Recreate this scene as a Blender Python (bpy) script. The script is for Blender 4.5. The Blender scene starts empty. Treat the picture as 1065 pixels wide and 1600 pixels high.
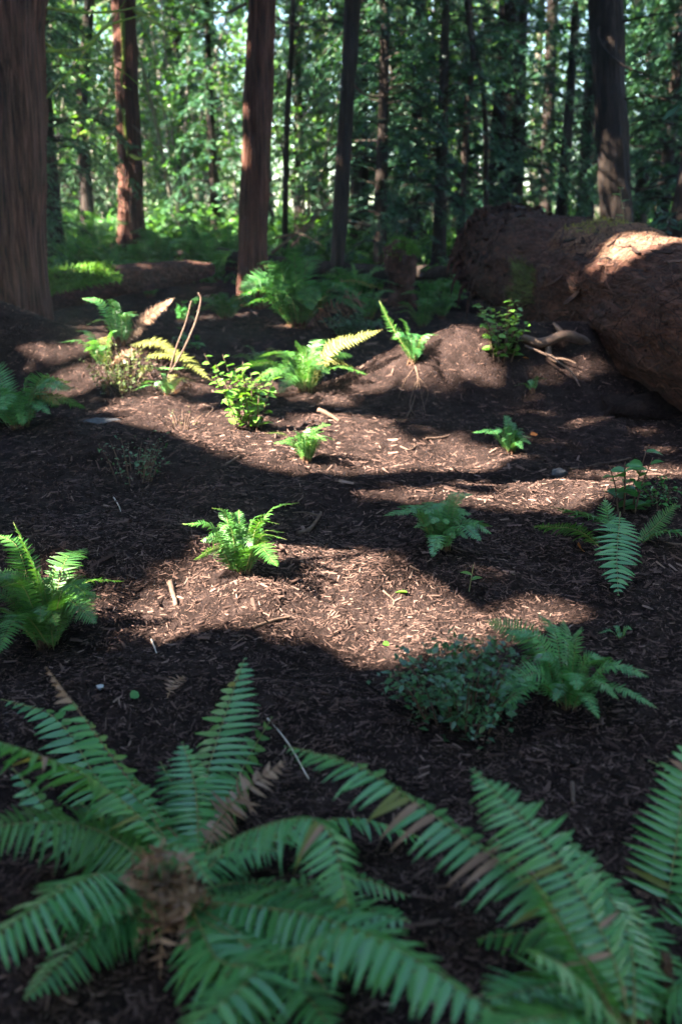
import bpy, math, random
import numpy as np
from mathutils import Vector, Matrix

sc = bpy.context.scene
col = sc.collection
RNG = np.random.default_rng(7)
random.seed(7)
PI = math.pi

# ------------------------------------------------------------------ camera
W0, H0 = 1065.0, 1600.0
FPX = 1556.0
PITCH = math.atan((800 - 325) / FPX)
CAMZ = 1.5
cam_d = bpy.data.cameras.new('camera')
cam = bpy.data.objects.new('camera', cam_d)
col.objects.link(cam)
sc.camera = cam
cam.location = (0, 0, CAMZ)
cam.rotation_euler = (PI / 2 - PITCH, 0, 0)
cam_d.sensor_fit = 'VERTICAL'
cam_d.sensor_height = 36.0
cam_d.lens = 36.0 * FPX / H0
cam_d.clip_start = 0.05
cam_d.clip_end = 1000
cam_d.dof.use_dof = True
cam_d.dof.focus_distance = 4.5
cam_d.dof.aperture_fstop = 2.0

# ------------------------------------------------------------------ world, sun, exposure
SUN_EL = math.radians(43)
SUN_BACK = math.radians(22)
S = np.array([-math.cos(SUN_EL) * math.cos(SUN_BACK), -math.cos(SUN_EL) * math.sin(SUN_BACK), math.sin(SUN_EL)])
wd = bpy.data.worlds.new('World')
sc.world = wd
wd.use_nodes = True
nt = wd.node_tree
sky = nt.nodes.new('ShaderNodeTexSky')
sky.sky_type = 'NISHITA'
sky.sun_disc = False
sky.sun_elevation = SUN_EL
sky.sun_rotation = math.atan2(S[0], S[1])
sky.air_density = 1.0
sky.dust_density = 0.6
sky.ozone_density = 2.0
nt.links.new(sky.outputs[0], nt.nodes['Background'].inputs[0])
nt.nodes['Background'].inputs[1].default_value = 0.05
sun_d = bpy.data.lights.new('sun', 'SUN')
sun_d.energy = 5.0
sun_d.angle = math.radians(0.53)
sun_d.color = (1.0, 0.90, 0.76)
sun = bpy.data.objects.new('sun', sun_d)
col.objects.link(sun)
sun.location = (-12, -6, 14)
sun.rotation_euler = Vector(tuple(-S)).to_track_quat('-Z', 'Y').to_euler()
sc.view_settings.view_transform = 'Standard'
sc.view_settings.look = 'None'
sc.view_settings.gamma = 1.0
sc.view_settings.use_curve_mapping = False
sc.view_settings.exposure = 4.45
sc.cycles.max_bounces = 5
sc.cycles.diffuse_bounces = 2
sc.cycles.glossy_bounces = 2
sc.cycles.transmission_bounces = 2
sc.cycles.caustics_reflective = False
sc.cycles.caustics_refractive = False
sc.cycles.use_denoising = True
sc.cycles.use_adaptive_sampling = True
sc.cycles.adaptive_threshold = .04

# ------------------------------------------------------------------ noise + numeric helpers
def _hash(ix, iy, iz, seed):
    n = (ix * 374761393 + iy * 668265263 + iz * 1440662683 + seed * 974711) & 0xffffffff
    n = ((n ^ (n >> 13)) * 1274126177) & 0xffffffff
    n = ((n ^ (n >> 15)) * 2246822519) & 0xffffffff
    return ((n ^ (n >> 16)) & 0xffff) / 65535.0

def vn3(x, y, z, seed=0):
    x, y, z = np.broadcast_arrays(np.asarray(x, float), np.asarray(y, float), np.asarray(z, float))
    ix = np.floor(x).astype(np.int64); iy = np.floor(y).astype(np.int64); iz = np.floor(z).astype(np.int64)
    fx = x - ix; fy = y - iy; fz = z - iz
    fx = fx * fx * (3 - 2 * fx); fy = fy * fy * (3 - 2 * fy); fz = fz * fz * (3 - 2 * fz)
    r = 0
    for dx in (0, 1):
        for dy in (0, 1):
            for dz in (0, 1):
                w = (fx if dx else 1 - fx) * (fy if dy else 1 - fy) * (fz if dz else 1 - fz)
                r = r + w * _hash(ix + dx, iy + dy, iz + dz, seed)
    return r * 2 - 1

def vn2(x, y, seed=0):
    x = np.asarray(x, float); y = np.asarray(y, float)
    ix = np.floor(x).astype(np.int64); iy = np.floor(y).astype(np.int64)
    fx = x - ix; fy = y - iy
    fx = fx * fx * (3 - 2 * fx); fy = fy * fy * (3 - 2 * fy)
    z = np.zeros_like(ix)
    a = _hash(ix, iy, z, seed); b = _hash(ix + 1, iy, z, seed)
    c = _hash(ix, iy + 1, z, seed); d = _hash(ix + 1, iy + 1, z, seed)
    return ((a * (1 - fx) + b * fx) * (1 - fy) + (c * (1 - fx) + d * fx) * fy) * 2 - 1

BUMPS = [  # x, y, height, sx, sy
    (-3.4, 9.2, .74, 1.25, .8), (-1.85, 8.6, .30, .65, .5),
    (.55, 8.3, .20, .55, .42), (1.25, 8.4, .46, .9, .5), (2.2, 8.7, .36, .9, .7), (2.9, 7.6, .16, .7, .6),
    (-.7, 10.6, -.22, 1.3, 1.0), (1.2, 11.2, -.15, .9, .9),
    (-.55, 4.15, .08, .55, .28), (.3, 3.95, .07, .5, .22), (-1.3, 4.4, .08, .7, .3), (-.6, 3.45, -.05, .8, .3), (.9, 6.3, -.07, 1.6, .35),
    (-1.3, 6.0, .12, .6, .35), (.1, 5.1, .05, .9, .4), (1.6, 5.0, .05, .5, .4), (1.1, 4.3, .04, .4, .3),
    (-.55, 1.9, .10, .25, .25), (1.1, 1.5, .06, .3, .3), (1.75, 4.9, .10, .45, .5),
]
def hgt(x, y):
    x = np.asarray(x, float); y = np.asarray(y, float)
    z = np.zeros(np.broadcast(x, y).shape)
    for bx, by, h, sx, sy in BUMPS:
        z = z + h * np.exp(-((x - bx) / sx) ** 2 - ((y - by) / sy) ** 2)
    z = z + .05 * vn2(x * .9 + 3, y * .9, 1) + .034 * vn2(x * 2.7, y * 2.7, 2) + .015 * vn2(x * 7, y * 7, 3)
    q = np.clip((y - 14.8) / 6.5, 0, 1)
    z = z + q * q * (3 - 2 * q) * (.62 - .22 * np.clip((x + 3) / 5, 0, 1))
    z = z + .25 * vn2(x * .13, y * .13, 4) * np.clip((y - 15) / 15, 0, 1)
    return z

def hgt_fine(x, y):
    return hgt(x, y) + .009 * vn2(x * 17, y * 17, 5) + .006 * vn2(x * 41, y * 41, 6)

cp, sp = math.cos(PITCH), math.sin(PITCH)
def ray(px, py):
    u = (px - W0 / 2) / FPX; v = (H0 / 2 - py) / FPX
    return np.array([u, cp + v * sp, -sp + v * cp])

def at(px, py, Y):
    d = ray(px, py)
    t = Y / d[1]
    return np.array([d[0] * t, Y, CAMZ + d[2] * t])

def gpx(px, py, ymax=60.0):
    d = ray(px, py)
    t = np.linspace(.8, ymax, 4000)
    P = d[None] * t[:, None]
    below = (CAMZ + P[:, 2]) < hgt(P[:, 0], P[:, 1])
    i = int(np.argmax(below)) if below.any() else len(t) - 1
    p = P[i]
    return np.array([p[0], p[1], float(hgt(p[0], p[1]))])

def nrm(a):
    a = np.asarray(a, float)
    return a / np.maximum(np.linalg.norm(a, axis=-1, keepdims=True), 1e-9)

# ------------------------------------------------------------------ mesh helpers
class MB:
    def __init__(self):
        self.v = []; self.f = {}; self.n = 0
    def add(self, V, F):
        V = np.asarray(V, float).reshape(-1, 3); F = np.asarray(F, np.int64)
        self.v.append(V)
        self.f.setdefault(F.shape[1], []).append(F + self.n)
        self.n += len(V)
        return self
    def mesh(self, name, mat, smooth=False):
        me = bpy.data.meshes.new(name)
        V = np.concatenate(self.v)
        me.vertices.add(len(V)); me.vertices.foreach_set('co', V.astype(np.float32).ravel())
        li = []; tot = []
        for k, fl in self.f.items():
            F = np.concatenate(fl)
            li.append(F.ravel()); tot.append(np.full(len(F), k))
        li = np.concatenate(li); tot = np.concatenate(tot)
        st = np.concatenate([[0], np.cumsum(tot)[:-1]])
        me.loops.add(len(li)); me.loops.foreach_set('vertex_index', li.astype(np.int32))
        me.polygons.add(len(tot)); me.polygons.foreach_set('loop_start', st.astype(np.int32))
        me.polygons.foreach_set('loop_total', tot.astype(np.int32))
        if smooth:
            me.polygons.foreach_set('use_smooth', np.ones(len(tot), bool))
        me.materials.append(mat)
        me.update(calc_edges=True)
        me.validate()
        return me
    def obj(self, name, mat, parent=None, smooth=False):
        return link(name, self.mesh(name, mat, smooth), parent)

def link(name, me, parent=None):
    o = bpy.data.objects.new(name, me)
    col.objects.link(o)
    if parent is not None:
        o.parent = parent
    return o

def tag(o, label=None, cat=None, group=None, kind=None):
    if label: o['label'] = label
    if cat: o['category'] = cat
    if group: o['group'] = group
    if kind: o['kind'] = kind
    return o

def empty(name, loc, label, cat, group=None, rz=0):
    o = bpy.data.objects.new(name, None)
    col.objects.link(o)
    o.location = tuple(loc); o.rotation_euler = (0, 0, rz)
    o.empty_display_size = .1
    return tag(o, label, cat, group)

def copy_tree(o, parent=None):
    c = o.copy(); col.objects.link(c); c.parent = parent
    for ch in o.children:
        copy_tree(ch, c)
    return c

def smooth_path(pts, n=16):
    """Catmull-Rom through the points."""
    P = np.asarray(pts, float)
    if len(P) == 2:
        t = np.linspace(0, 1, n)[:, None]
        return P[0] * (1 - t) + P[1] * t
    Q = np.vstack([2 * P[0] - P[1], P, 2 * P[-1] - P[-2]])
    out = []
    seg = len(P) - 1
    for u in np.linspace(0, seg, n):
        i = min(int(u), seg - 1); t = u - i
        a, b, c, d = Q[i], Q[i + 1], Q[i + 2], Q[i + 3]
        out.append(.5 * (2 * b + (c - a) * t + (2 * a - 5 * b + 4 * c - d) * t * t + (3 * b - a - 3 * c + d) * t ** 3))
    return np.array(out)

def frames(P):
    T = nrm(np.gradient(P, axis=0))
    ref = np.array([0, 0, 1.0])
    if abs(T[:, 2]).mean() > .9: ref = np.array([1.0, 0, 0])
    B = nrm(np.cross(T, ref)); N = np.cross(B, T)
    return T, B, N

def tube(mb, pts, r, seg=6, noise=None, cap=True):
    P = np.asarray(pts, float)
    n = len(P)
    r = np.broadcast_to(np.asarray(r, float), (n,))
    T, B, N = frames(P)
    th = np.linspace(0, 2 * PI, seg, endpoint=False)
    R = np.repeat(r[:, None], seg, 1)
    if noise is not None: R = R * noise(np.arange(n)[:, None], th[None, :])
    V = P[:, None] + (B[:, None] * np.cos(th)[None, :, None] + N[:, None] * np.sin(th)[None, :, None]) * R[..., None]
    i = np.arange(n - 1)[:, None]; j = np.arange(seg)[None, :]
    F = np.stack([i * seg + j, i * seg + (j + 1) % seg, (i + 1) * seg + (j + 1) % seg, (i + 1) * seg + j], -1).reshape(-1, 4)
    mb.add(V.reshape(-1, 3), F)
    if cap:
        for k, flip in ((0, True), (n - 1, False)):
            a = np.arange(seg) - seg * (n - k); b = (np.arange(seg) + 1) % seg - seg * (n - k)
            if not flip or True:
                off = 0 if flip else 1
            c = np.full(seg, 0)
            F3 = np.stack([b - off, a - off, c], -1) if flip else np.stack([a - off, b - off, c], -1)
            mb.add(P[k][None], F3)
    return mb

def leaves(mb, C, D, Nn, L, Wd, at_base=True, fold=0.0):
    """n four-sided leaves; C base, D direction, Nn normal"""
    C = np.asarray(C, float); D = nrm(D); Sd = nrm(np.cross(D, Nn))
    L = np.broadcast_to(np.asarray(L, float), (len(C),))[:, None]; Wd = np.broadcast_to(np.asarray(Wd, float), (len(C),))[:, None]
    U = np.cross(Sd, D)
    b = C if at_base else C - D * L * .5
    V = np.stack([b, b + D * L * .45 + Sd * Wd * .5 + U * Wd * fold, b + D * L, b + D * L * .45 - Sd * Wd * .5 + U * Wd * fold], 1)
    n = len(C)
    F = np.arange(4 * n).reshape(n, 4)
    mb.add(V.reshape(-1, 3), F)

# ------------------------------------------------------------------ materials
def ramp(nt, stops):
    r = nt.nodes.new('ShaderNodeValToRGB')
    e = r.color_ramp.elements
    while len(e) < len(stops): e.new(.5)
    for el, (p, c) in zip(e, stops):
        el.position = p; el.color = (*c, 1)
    return r

def leaf_mat(name, stops, trans=.35, rough=.45, spec=.4, tcol=(1.6, 1.5, .5)):
    m = bpy.data.materials.new(name); m.use_nodes = True
    nt = m.node_tree; N = nt.nodes; Lk = nt.links
    bs = N['Principled BSDF']; out = N['Material Output']
    geo = N.new('ShaderNodeNewGeometry')
    oi = N.new('ShaderNodeObjectInfo')
    mx = N.new('ShaderNodeMath'); mx.operation = 'MULTIPLY_ADD'
    Lk.new(geo.outputs['Random Per Island'], mx.inputs[0]); mx.inputs[1].default_value = .65
    m2 = N.new('ShaderNodeMath'); m2.operation = 'MULTIPLY'
    Lk.new(oi.outputs['Random'], m2.inputs[0]); m2.inputs[1].default_value = .35
    Lk.new(m2.outputs[0], mx.inputs[2])
    r = ramp(nt, stops)
    Lk.new(mx.outputs[0], r.inputs[0])
    Lk.new(r.outputs[0], bs.inputs['Base Color'])
    bs.inputs['Roughness'].default_value = rough
    bs.inputs['Specular IOR Level'].default_value = spec
    tr = N.new('ShaderNodeBsdfTranslucent')
    mul = N.new('ShaderNodeMix'); mul.data_type = 'RGBA'; mul.blend_type = 'MULTIPLY'; mul.inputs[0].default_value = 1
    Lk.new(r.outputs[0], mul.inputs[6]); mul.inputs[7].default_value = (*tcol, 1)
    Lk.new(mul.outputs[2], tr.inputs[0])
    ms = N.new('ShaderNodeMixShader'); ms.inputs[0].default_value = trans
    Lk.new(bs.outputs[0], ms.inputs[1]); Lk.new(tr.outputs[0], ms.inputs[2])
    Lk.new(ms.outputs[0], out.inputs[0])
    return m

def solid_mat(name, stops, scale=(8, 8, 8), rough=.9, bump=.3, bscale=60, island=False, detail=6, spec=.2, bdist=.01):
    m = bpy.data.materials.new(name); m.use_nodes = True
    nt = m.node_tree; N = nt.nodes; Lk = nt.links
    bs = N['Principled BSDF']
    r = ramp(nt, stops)
    tc = N.new('ShaderNodeTexCoord')
    mp = N.new('ShaderNodeMapping'); mp.inputs['Scale'].default_value = scale
    Lk.new(tc.outputs['Object'], mp.inputs[0])
    no = N.new('ShaderNodeTexNoise'); no.inputs['Scale'].default_value = 1; no.inputs['Detail'].default_value = detail
    no.inputs['Roughness'].default_value = .7
    Lk.new(mp.outputs[0], no.inputs['Vector'])
    if island:
        geo = N.new('ShaderNodeNewGeometry')
        oi = N.new('ShaderNodeObjectInfo')
        ad = N.new('ShaderNodeMath'); ad.operation = 'ADD'
        Lk.new(geo.outputs['Random Per Island'], ad.inputs[0]); Lk.new(oi.outputs['Random'], ad.inputs[1])
        fr = N.new('ShaderNodeMath'); fr.operation = 'FRACT'; Lk.new(ad.outputs[0], fr.inputs[0])
        Lk.new(fr.outputs[0], r.inputs[0])
    else:
        Lk.new(no.outputs[0], r.inputs[0])
    Lk.new(r.outputs[0], bs.inputs['Base Color'])
    bs.inputs['Roughness'].default_value = rough
    bs.inputs['Specular IOR Level'].default_value = spec
    if bump:
        n2 = N.new('ShaderNodeTexNoise'); n2.inputs['Scale'].default_value = bscale; n2.inputs['Detail'].default_value = 5
        mp2 = N.new('ShaderNodeMapping'); s = max(scale); mp2.inputs['Scale'].default_value = tuple(q / s for q in scale)
        Lk.new(tc.outputs['Object'], mp2.inputs[0]); Lk.new(mp2.outputs[0], n2.inputs['Vector'])
        bp = N.new('ShaderNodeBump'); bp.inputs['Strength'].default_value = bump; bp.inputs['Distance'].default_value = bdist
        Lk.new(n2.outputs[0], bp.inputs['Height']); Lk.new(bp.outputs[0], bs.inputs['Normal'])
    return m

M = {}
M['ground'] = solid_mat('mulch_soil', [(.3, (.005, .0034, .003)), (.5, (.014, .009, .008)), (.75, (.034, .022, .019))], (9, 9, 9), .98, .9, 70, bdist=.02, spec=.03)
M['chip'] = solid_mat('bark_chip', [(0, (.004, .0028, .0026)), (.30, (.017, .0105, .009)), (.70, (.058, .035, .028)), (.94, (.092, .056, .045)), (1, (.16, .105, .083))], (30, 30, 30), .95, .3, 120, island=True, bdist=.003, spec=.04)
M['fern'] = leaf_mat('fern_leaf', [(0, (.026, .112, .034)), (.5, (.050, .178, .048)), (1, (.090, .225, .055))], .28, .34, .55)
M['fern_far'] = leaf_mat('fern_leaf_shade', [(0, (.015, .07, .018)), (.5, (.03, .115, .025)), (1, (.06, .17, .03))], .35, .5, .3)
M['fern_young'] = leaf_mat('fern_leaf_young', [(0, (.018, .070, .014)), (.5, (.034, .11, .018)), (1, (.060, .15, .024))], .25, .42, .4, (1.4, 1.35, .5))
M['fern_old'] = leaf_mat('fern_leaf_yellowing', [(0, (.08, .09, .02)), (.5, (.13, .14, .03)), (1, (.20, .17, .05))], .35, .6, .3, (1.4, 1.2, .5))
M['fern_dead'] = leaf_mat('fern_leaf_dead', [(0, (.09, .05, .03)), (.5, (.20, .12, .08)), (1, (.33, .22, .16))], .25, .85, .1, (1.3, 1, .7))
M['rachis'] = solid_mat('frond_stalk', [(.3, (.10, .11, .03)), (.7, (.17, .16, .06))], (40, 40, 40), .6, 0)
M['rachis_dead'] = solid_mat('dead_stalk', [(.3, (.11, .06, .03)), (.7, (.22, .13, .07))], (40, 40, 40), .8, 0)
M['rootstock'] = solid_mat('rootstock', [(.3, (.03, .016, .01)), (.6, (.08, .04, .022)), (.8, (.16, .09, .05))], (60, 60, 60), .95, .8, 90)
M['salal'] = leaf_mat('salal_leaf', [(0, (.030, .10, .014)), (.5, (.060, .16, .02)), (1, (.13, .25, .04))], .3, .3, .55, (1.4, 1.35, .5))
M['salal_dark'] = leaf_mat('salal_leaf_dark', [(0, (.02, .09, .02)), (.5, (.035, .14, .03)), (1, (.06, .19, .05))], .3, .3, .5)
M['huckle'] = leaf_mat('huckleberry_leaf', [(0, (.018, .06, .022)), (.5, (.03, .095, .032)), (1, (.06, .14, .05))], .25, .32, .5)
M['huckle_olive'] = leaf_mat('shrub_leaf_olive', [(0, (.03, .055, .02)), (.5, (.06, .09, .03)), (1, (.13, .15, .06))], .3, .5, .3)  # olive leaf tone, redder than the huckleberry leaf
M['conifer'] = leaf_mat('conifer_needles', [(0, (.008, .034, .020)), (.5, (.016, .056, .030)), (1, (.034, .085, .036))], .3, .5, .3)
M['conifer2'] = leaf_mat('hemlock_needles', [(0, (.012, .050, .030)), (.5, (.024, .082, .044)), (1, (.055, .125, .050))], .35, .5, .3)
M['maple'] = leaf_mat('maple_leaf', [(0, (.025, .09, .02)), (.5, (.055, .15, .028)), (1, (.14, .26, .04))], .45, .5, .3)
M['brush'] = leaf_mat('understory_leaf', [(0, (.014, .06, .018)), (.5, (.030, .10, .026)), (1, (.08, .18, .035))], .4, .5, .3)
M['farleaf'] = leaf_mat('far_leaf', [(0, (.012, .052, .036)), (.5, (.032, .095, .050)), (1, (.14, .25, .06))], .5, .5, .3)
M['bark_red'] = solid_mat('cedar_bark', [(.36, (.007, .004, .003)), (.46, (.040, .015, .009)), (.58, (.076, .030, .019)), (.75, (.14, .062, .040))], (26, 26, 1.6), .92, 1.0, 40, bdist=.05, detail=10)
M['bark_dark'] = solid_mat('fir_bark', [(.3, (.006, .004, .0035)), (.5, (.017, .0115, .009)), (.72, (.036, .024, .018))], (14, 14, 2.2), .95, .9, 30, bdist=.03)
M['bark_grey'] = solid_mat('alder_bark', [(.3, (.06, .055, .045)), (.5, (.12, .105, .085)), (.75, (.22, .20, .16))], (9, 9, 3), .9, .5, 30, bdist=.02)
M['log'] = solid_mat('rotting_log', [(.3, (.010, .006, .005)), (.46, (.030, .012, .0075)), (.6, (.066, .027, .017)), (.8, (.14, .062, .040))], (15, 3.2, 15), .97, 1.0, 26, detail=10, bdist=.05)
M['logflake'] = solid_mat('log_flake', [(0, (.006, .003, .0022)), (.5, (.024, .0102, .0068)), (.9, (.056, .024, .0155)), (1, (.095, .048, .032))], (9, 9, 9), .9, .4, 80, island=True)
M['moss'] = leaf_mat('moss_strand', [(0, (.03, .09, .012)), (.5, (.06, .15, .02)), (1, (.12, .23, .035))], .3, .7, .1)
M['mossbark'] = solid_mat('mossy_bark', [(.3, (.05, .07, .015)), (.5, (.09, .13, .02)), (.75, (.16, .23, .03))], (20, 20, 20), .95, .6, 50)
M['twig'] = solid_mat('bare_twig', [(.3, (.05, .030, .021)), (.6, (.105, .066, .048)), (.8, (.19, .13, .095))], (30, 30, 30), .85, .3, 60)
M['twig_pale'] = solid_mat('bleached_twig', [(.3, (.30, .24, .19)), (.6, (.42, .35, .29)), (.8, (.5, .45, .4))], (30, 30, 30), .8, .3, 60)
M['twig_dark'] = solid_mat('dark_stem', [(.3, (.04, .025, .018)), (.7, (.10, .06, .04))], (30, 30, 30), .85, .3, 60)
M['stone'] = solid_mat('stone', [(.3, (.03, .03, .033)), (.7, (.07, .07, .075))], (25, 25, 25), .8, .6, 50)
M['stone_pale'] = solid_mat('pale_stone', [(.3, (.2, .21, .23)), (.7, (.34, .35, .37))], (25, 25, 25), .7, .4, 50)
M['leaf_orange'] = leaf_mat('fallen_leaf', [(0, (.34, .11, .03)), (1, (.45, .17, .05))], .3, .7, .2, (1.2, 1, .7))

# ------------------------------------------------------------------ sun patches: crown foliage is cut away along these rays to shape the light
Uv = nrm(np.cross(S, [0, 0, 1.0])); Vv = np.cross(S, Uv)
def suv(P):
    P = np.atleast_2d(P)
    return P @ Uv, P @ Vv, P @ S
GAPS = []
def gap_poly(pix, keep=0.0):
    P = np.array([gpx(*p) for p in pix])
    u, v, w = suv(P)
    GAPS.append(('p', np.stack([u, v], 1), w.max(), keep))
def gap_disc(p, r, keep=0.0, rv=None):
    u, v, w = suv(np.asarray(p))
    GAPS.append(('c', (u[0], v[0], r, rv or r), w[0] - .5, keep))
def keep_mask(P):
    u, v, w = suv(P)
    k = np.ones(len(u), bool)
    rnd = np.random.default_rng(5).random(len(u))
    for kind, g, wr, keep in GAPS:
        if kind == 'p':
            ins = np.zeros(len(u), bool)
            n = len(g)
            for du, dv in ((0, 0), (.17, 0), (-.17, 0), (0, .17), (0, -.17)):
                one = np.zeros(len(u), bool)
                for i in range(n):
                    a, b = g[i], g[(i + 1) % n]
                    vv = v + dv
                    cond = (a[1] > vv) != (b[1] > vv)
                    xs = (b[0] - a[0]) * (vv - a[1]) / (b[1] - a[1] + 1e-12) + a[0]
                    one ^= cond & (u + du < xs)
                ins |= one
        else:
            ins = ((u - g[0]) / (g[2] + .15)) ** 2 + ((v - g[1]) / (g[3] + .15)) ** 2 < 1
        k &= ~(ins & (w > wr + .3) & (rnd >= keep))
    return k

gap_poly([(170, 640), (300, 628), (350, 655), (430, 680), (520, 692), (640, 690), (760, 702), (800, 722), (700, 736), (610, 742), (540, 738), (470, 728), (400, 716), (330, 692), (250, 662)])
gap_poly([(560, 762), (700, 752), (850, 752), (960, 735), (1060, 700), (1060, 745), (930, 775), (820, 792), (700, 790), (600, 778)], .05)
gap_poly([(520, 600), (700, 560), (860, 600), (1040, 690), (940, 705), (820, 690), (640, 672), (540, 660)], .3)
gap_poly([(0, 905), (130, 885), (310, 900), (350, 905), (470, 905), (525, 945), (545, 1000), (470, 1000), (330, 968), (250, 958), (120, 945), (0, 950)], .08)
gap_poly([(570, 985), (590, 955), (650, 935), (730, 945), (830, 965), (900, 985), (780, 1010), (700, 1025), (640, 1038), (590, 1025)], .0)
gap_poly([(0, 800), (150, 810), (320, 815), (330, 850), (150, 850), (0, 850)], .75)
gap_poly([(700, 860), (940, 880), (980, 990), (850, 960), (720, 900)], .72)
gap_poly([(0, 500), (120, 490), (230, 560), (190, 640), (60, 600)], .10)

# ------------------------------------------------------------------ ground
def spaced(fine0, fine1, step, lo, hi, grow=1.12):
    a = list(np.arange(fine0, fine1, step))
    s = step
    while a[-1] < hi:
        s *= grow; a.append(a[-1] + s)
    s = step
    b = []
    x = fine0
    while x > lo:
        s *= grow; x -= s; b.append(x)
    return np.array(b[::-1] + a)
gx = spaced(-3.2, 3.6, .036, -160, 160)
gy = spaced(1.0, 10.5, .036, -120, 320, 1.09)
X, Y = np.meshgrid(gx, gy)
Z = hgt_fine(X, Y)
nx, ny = len(gx), len(gy)
i = np.arange(ny - 1)[:, None]; j = np.arange(nx - 1)[None]
F = np.stack([i * nx + j, i * nx + j + 1, (i + 1) * nx + j + 1, (i + 1) * nx + j], -1).reshape(-1, 4)
ground = MB().add(np.stack([X, Y, Z], -1).reshape(-1, 3), F).obj('ground', M['ground'], smooth=True)
tag(ground, 'dark brown bark mulch forest floor with low mounds', 'ground', kind='structure')

def gnormal(x, y, e=.03):
    dx = (hgt(x + e, y) - hgt(x - e, y)) / (2 * e); dy = (hgt(x, y + e) - hgt(x, y - e)) / (2 * e)
    return nrm(np.stack([-dx, -dy, np.ones_like(dx)], -1))

def chip_arrays(C, yaw, tilt, L, Wd, H, nrml, simple=False):
    """roof-shaped splinters: two faces over a raised ridge, bent in the middle"""
    n = len(C)
    t = np.stack([np.cos(yaw), np.sin(yaw), np.zeros(n)], -1)
    t = nrm(t - nrml * (t * nrml).sum(-1, keepdims=True) + nrml * np.sin(tilt)[:, None])
    b = nrm(np.cross(nrml, t)); u = np.cross(t, b)
    rr = RNG.normal(0, .25, n)[:, None]
    def p(s, w, h): return C + t * (s * L)[:, None] + b * (w * Wd)[:, None] + u * (h * H)[:, None]
    one = np.ones(n)
    bend = b * (rr * L[:, None] * .3)
    V = np.stack([p(-.5 * one, -.35 * one, 0 * one), p(-.5 * one, .1 * one, one), p(-.45 * one, .4 * one, .1 * one),
                  p(.05 * one, -.5 * one, .1 * one) + bend, p(.0 * one, .05 * one, 1.3 * one) + bend, p(.02 * one, .5 * one, 0 * one) + bend,
                  p(.5 * one, -.25 * one, .1 * one), p(.52 * one, .05 * one, .8 * one), p(.46 * one, .3 * one, 0 * one)], 1)
    base = np.arange(n)[:, None, None] * 9
    f = np.array([[0, 3, 4, 1], [1, 4, 5, 2], [3, 6, 7, 4], [4, 7, 8, 5]])
    if simple:
        V = V[:, [0, 1, 2, 6, 7, 8]]; base = np.arange(n)[:, None, None] * 6
        f = np.array([[0, 3, 4, 1], [1, 4, 5, 2]])
    return V.reshape(-1, 3), (base + f[None]).reshape(-1, 4)

def scatter(n, y0, y1, pw, margin=.35):
    u = RNG.random(n)
    y = (y0 ** (1 - pw) + u * (y1 ** (1 - pw) - y0 ** (1 - pw))) ** (1 / (1 - pw))
    x = (RNG.random(n) * 2 - 1) * (.36 * y + margin)
    return x, y

mb = MB()
for n, y0, y1, pw, lm, w0, w1, simple in ((104000, 1.1, 4.8, .4, .0145, .12, .36, True), (26000, 1.1, 4.6, .4, .0185, .10, .26, False), (74000, 3.8, 11.5, .5, .023, .12, .32, True), (20000, 10, 19, .6, .05, .12, .3, True), (24000, 1.3, 8.5, .5, .035, .03, .06, True)):
    x, y = scatter(n, y0, y1, pw)
    n = len(x)
    L = lm * np.exp(RNG.normal(0, .42, n)); Wd = L * RNG.uniform(w0, w1, n); Hh = Wd * RNG.uniform(.25, .6, n)
    C = np.stack([x, y, hgt_fine(x, y) + Hh * RNG.uniform(-.3, .9, n)], -1)
    mb.add(*chip_arrays(C, RNG.uniform(0, 2 * PI, n), RNG.normal(0, .22, n), L, Wd, Hh, gnormal(x, y), simple))
tag(mb.obj('mulch', M['chip'], ground), kind='stuff')
# the largest chips, one object each
cm = []
for k in range(8):
    V, Fc = chip_arrays(np.zeros((1, 3)), np.zeros(1), np.zeros(1), np.ones(1), np.array([RNG.uniform(.16, .34)]), np.array([.1]), np.array([[0, 0, 1.0]]))
    V2 = V.copy(); V2[:, 2] = -.03
    Fs = np.array([[0, 1, 10, 9], [1, 2, 11, 10], [2, 5, 14, 11], [5, 8, 17, 14], [8, 7, 16, 17], [7, 6, 15, 16], [6, 3, 12, 15], [3, 0, 9, 12]])
    cm.append(MB().add(np.vstack([V, V2]), np.vstack([Fc, Fs])).mesh('wood_chip', M['chip']))
x, y = scatter(300, 1.3, 4.2, .2, 0.0)
gn = gnormal(x, y)
for k in range(300):
    L = .025 * math.exp(RNG.normal(0, .3))
    o = link('wood_chip', cm[k % 8], ground)
    q = Vector((0, 0, 1)).rotation_difference(Vector(gn[k] + RNG.normal(0, .12, 3)))
    o.matrix_local = Matrix.Translation((x[k], y[k], float(hgt_fine(x[k], y[k])) + .007)) @ q.to_matrix().to_4x4() @ Matrix.Rotation(RNG.uniform(0, 6.3), 4, 'Z') @ Matrix.Scale(L, 4)

# ------------------------------------------------------------------ trees
def rough_noise(seed, amp, fr=3.0, fz=.16, amp2=0.0):
    def f(i, th):
        c, s = np.cos(th), np.sin(th)
        z = i * np.ones_like(th)
        return 1 + amp * vn3(c * fr + 7, s * fr, z * fz, seed) + amp * .6 * vn3(c * fr * 2.7, s * fr * 2.7 + 3, z * fz * 1.5, seed + 1) + amp2 * vn3(c * 1.1, s * 1.1, z * fz * .8, seed + 2)
    return f

def trunk_mesh(mb, path, r0, r1, flare=.25, seg=28, n=90, seed=0, amp=.05, curve=1.0):
    P = smooth_path(path, n)
    s = np.linspace(0, 1, n)
    hz = np.linalg.norm(P - P[0], axis=1)
    r = (r0 + (r1 - r0) * s ** curve) * (1 + flare * np.exp(-hz / (r0 * 2.2)))
    return tube(mb, P, r, seg, rough_noise(seed, amp, 3.2, .12, amp * .8))

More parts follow.
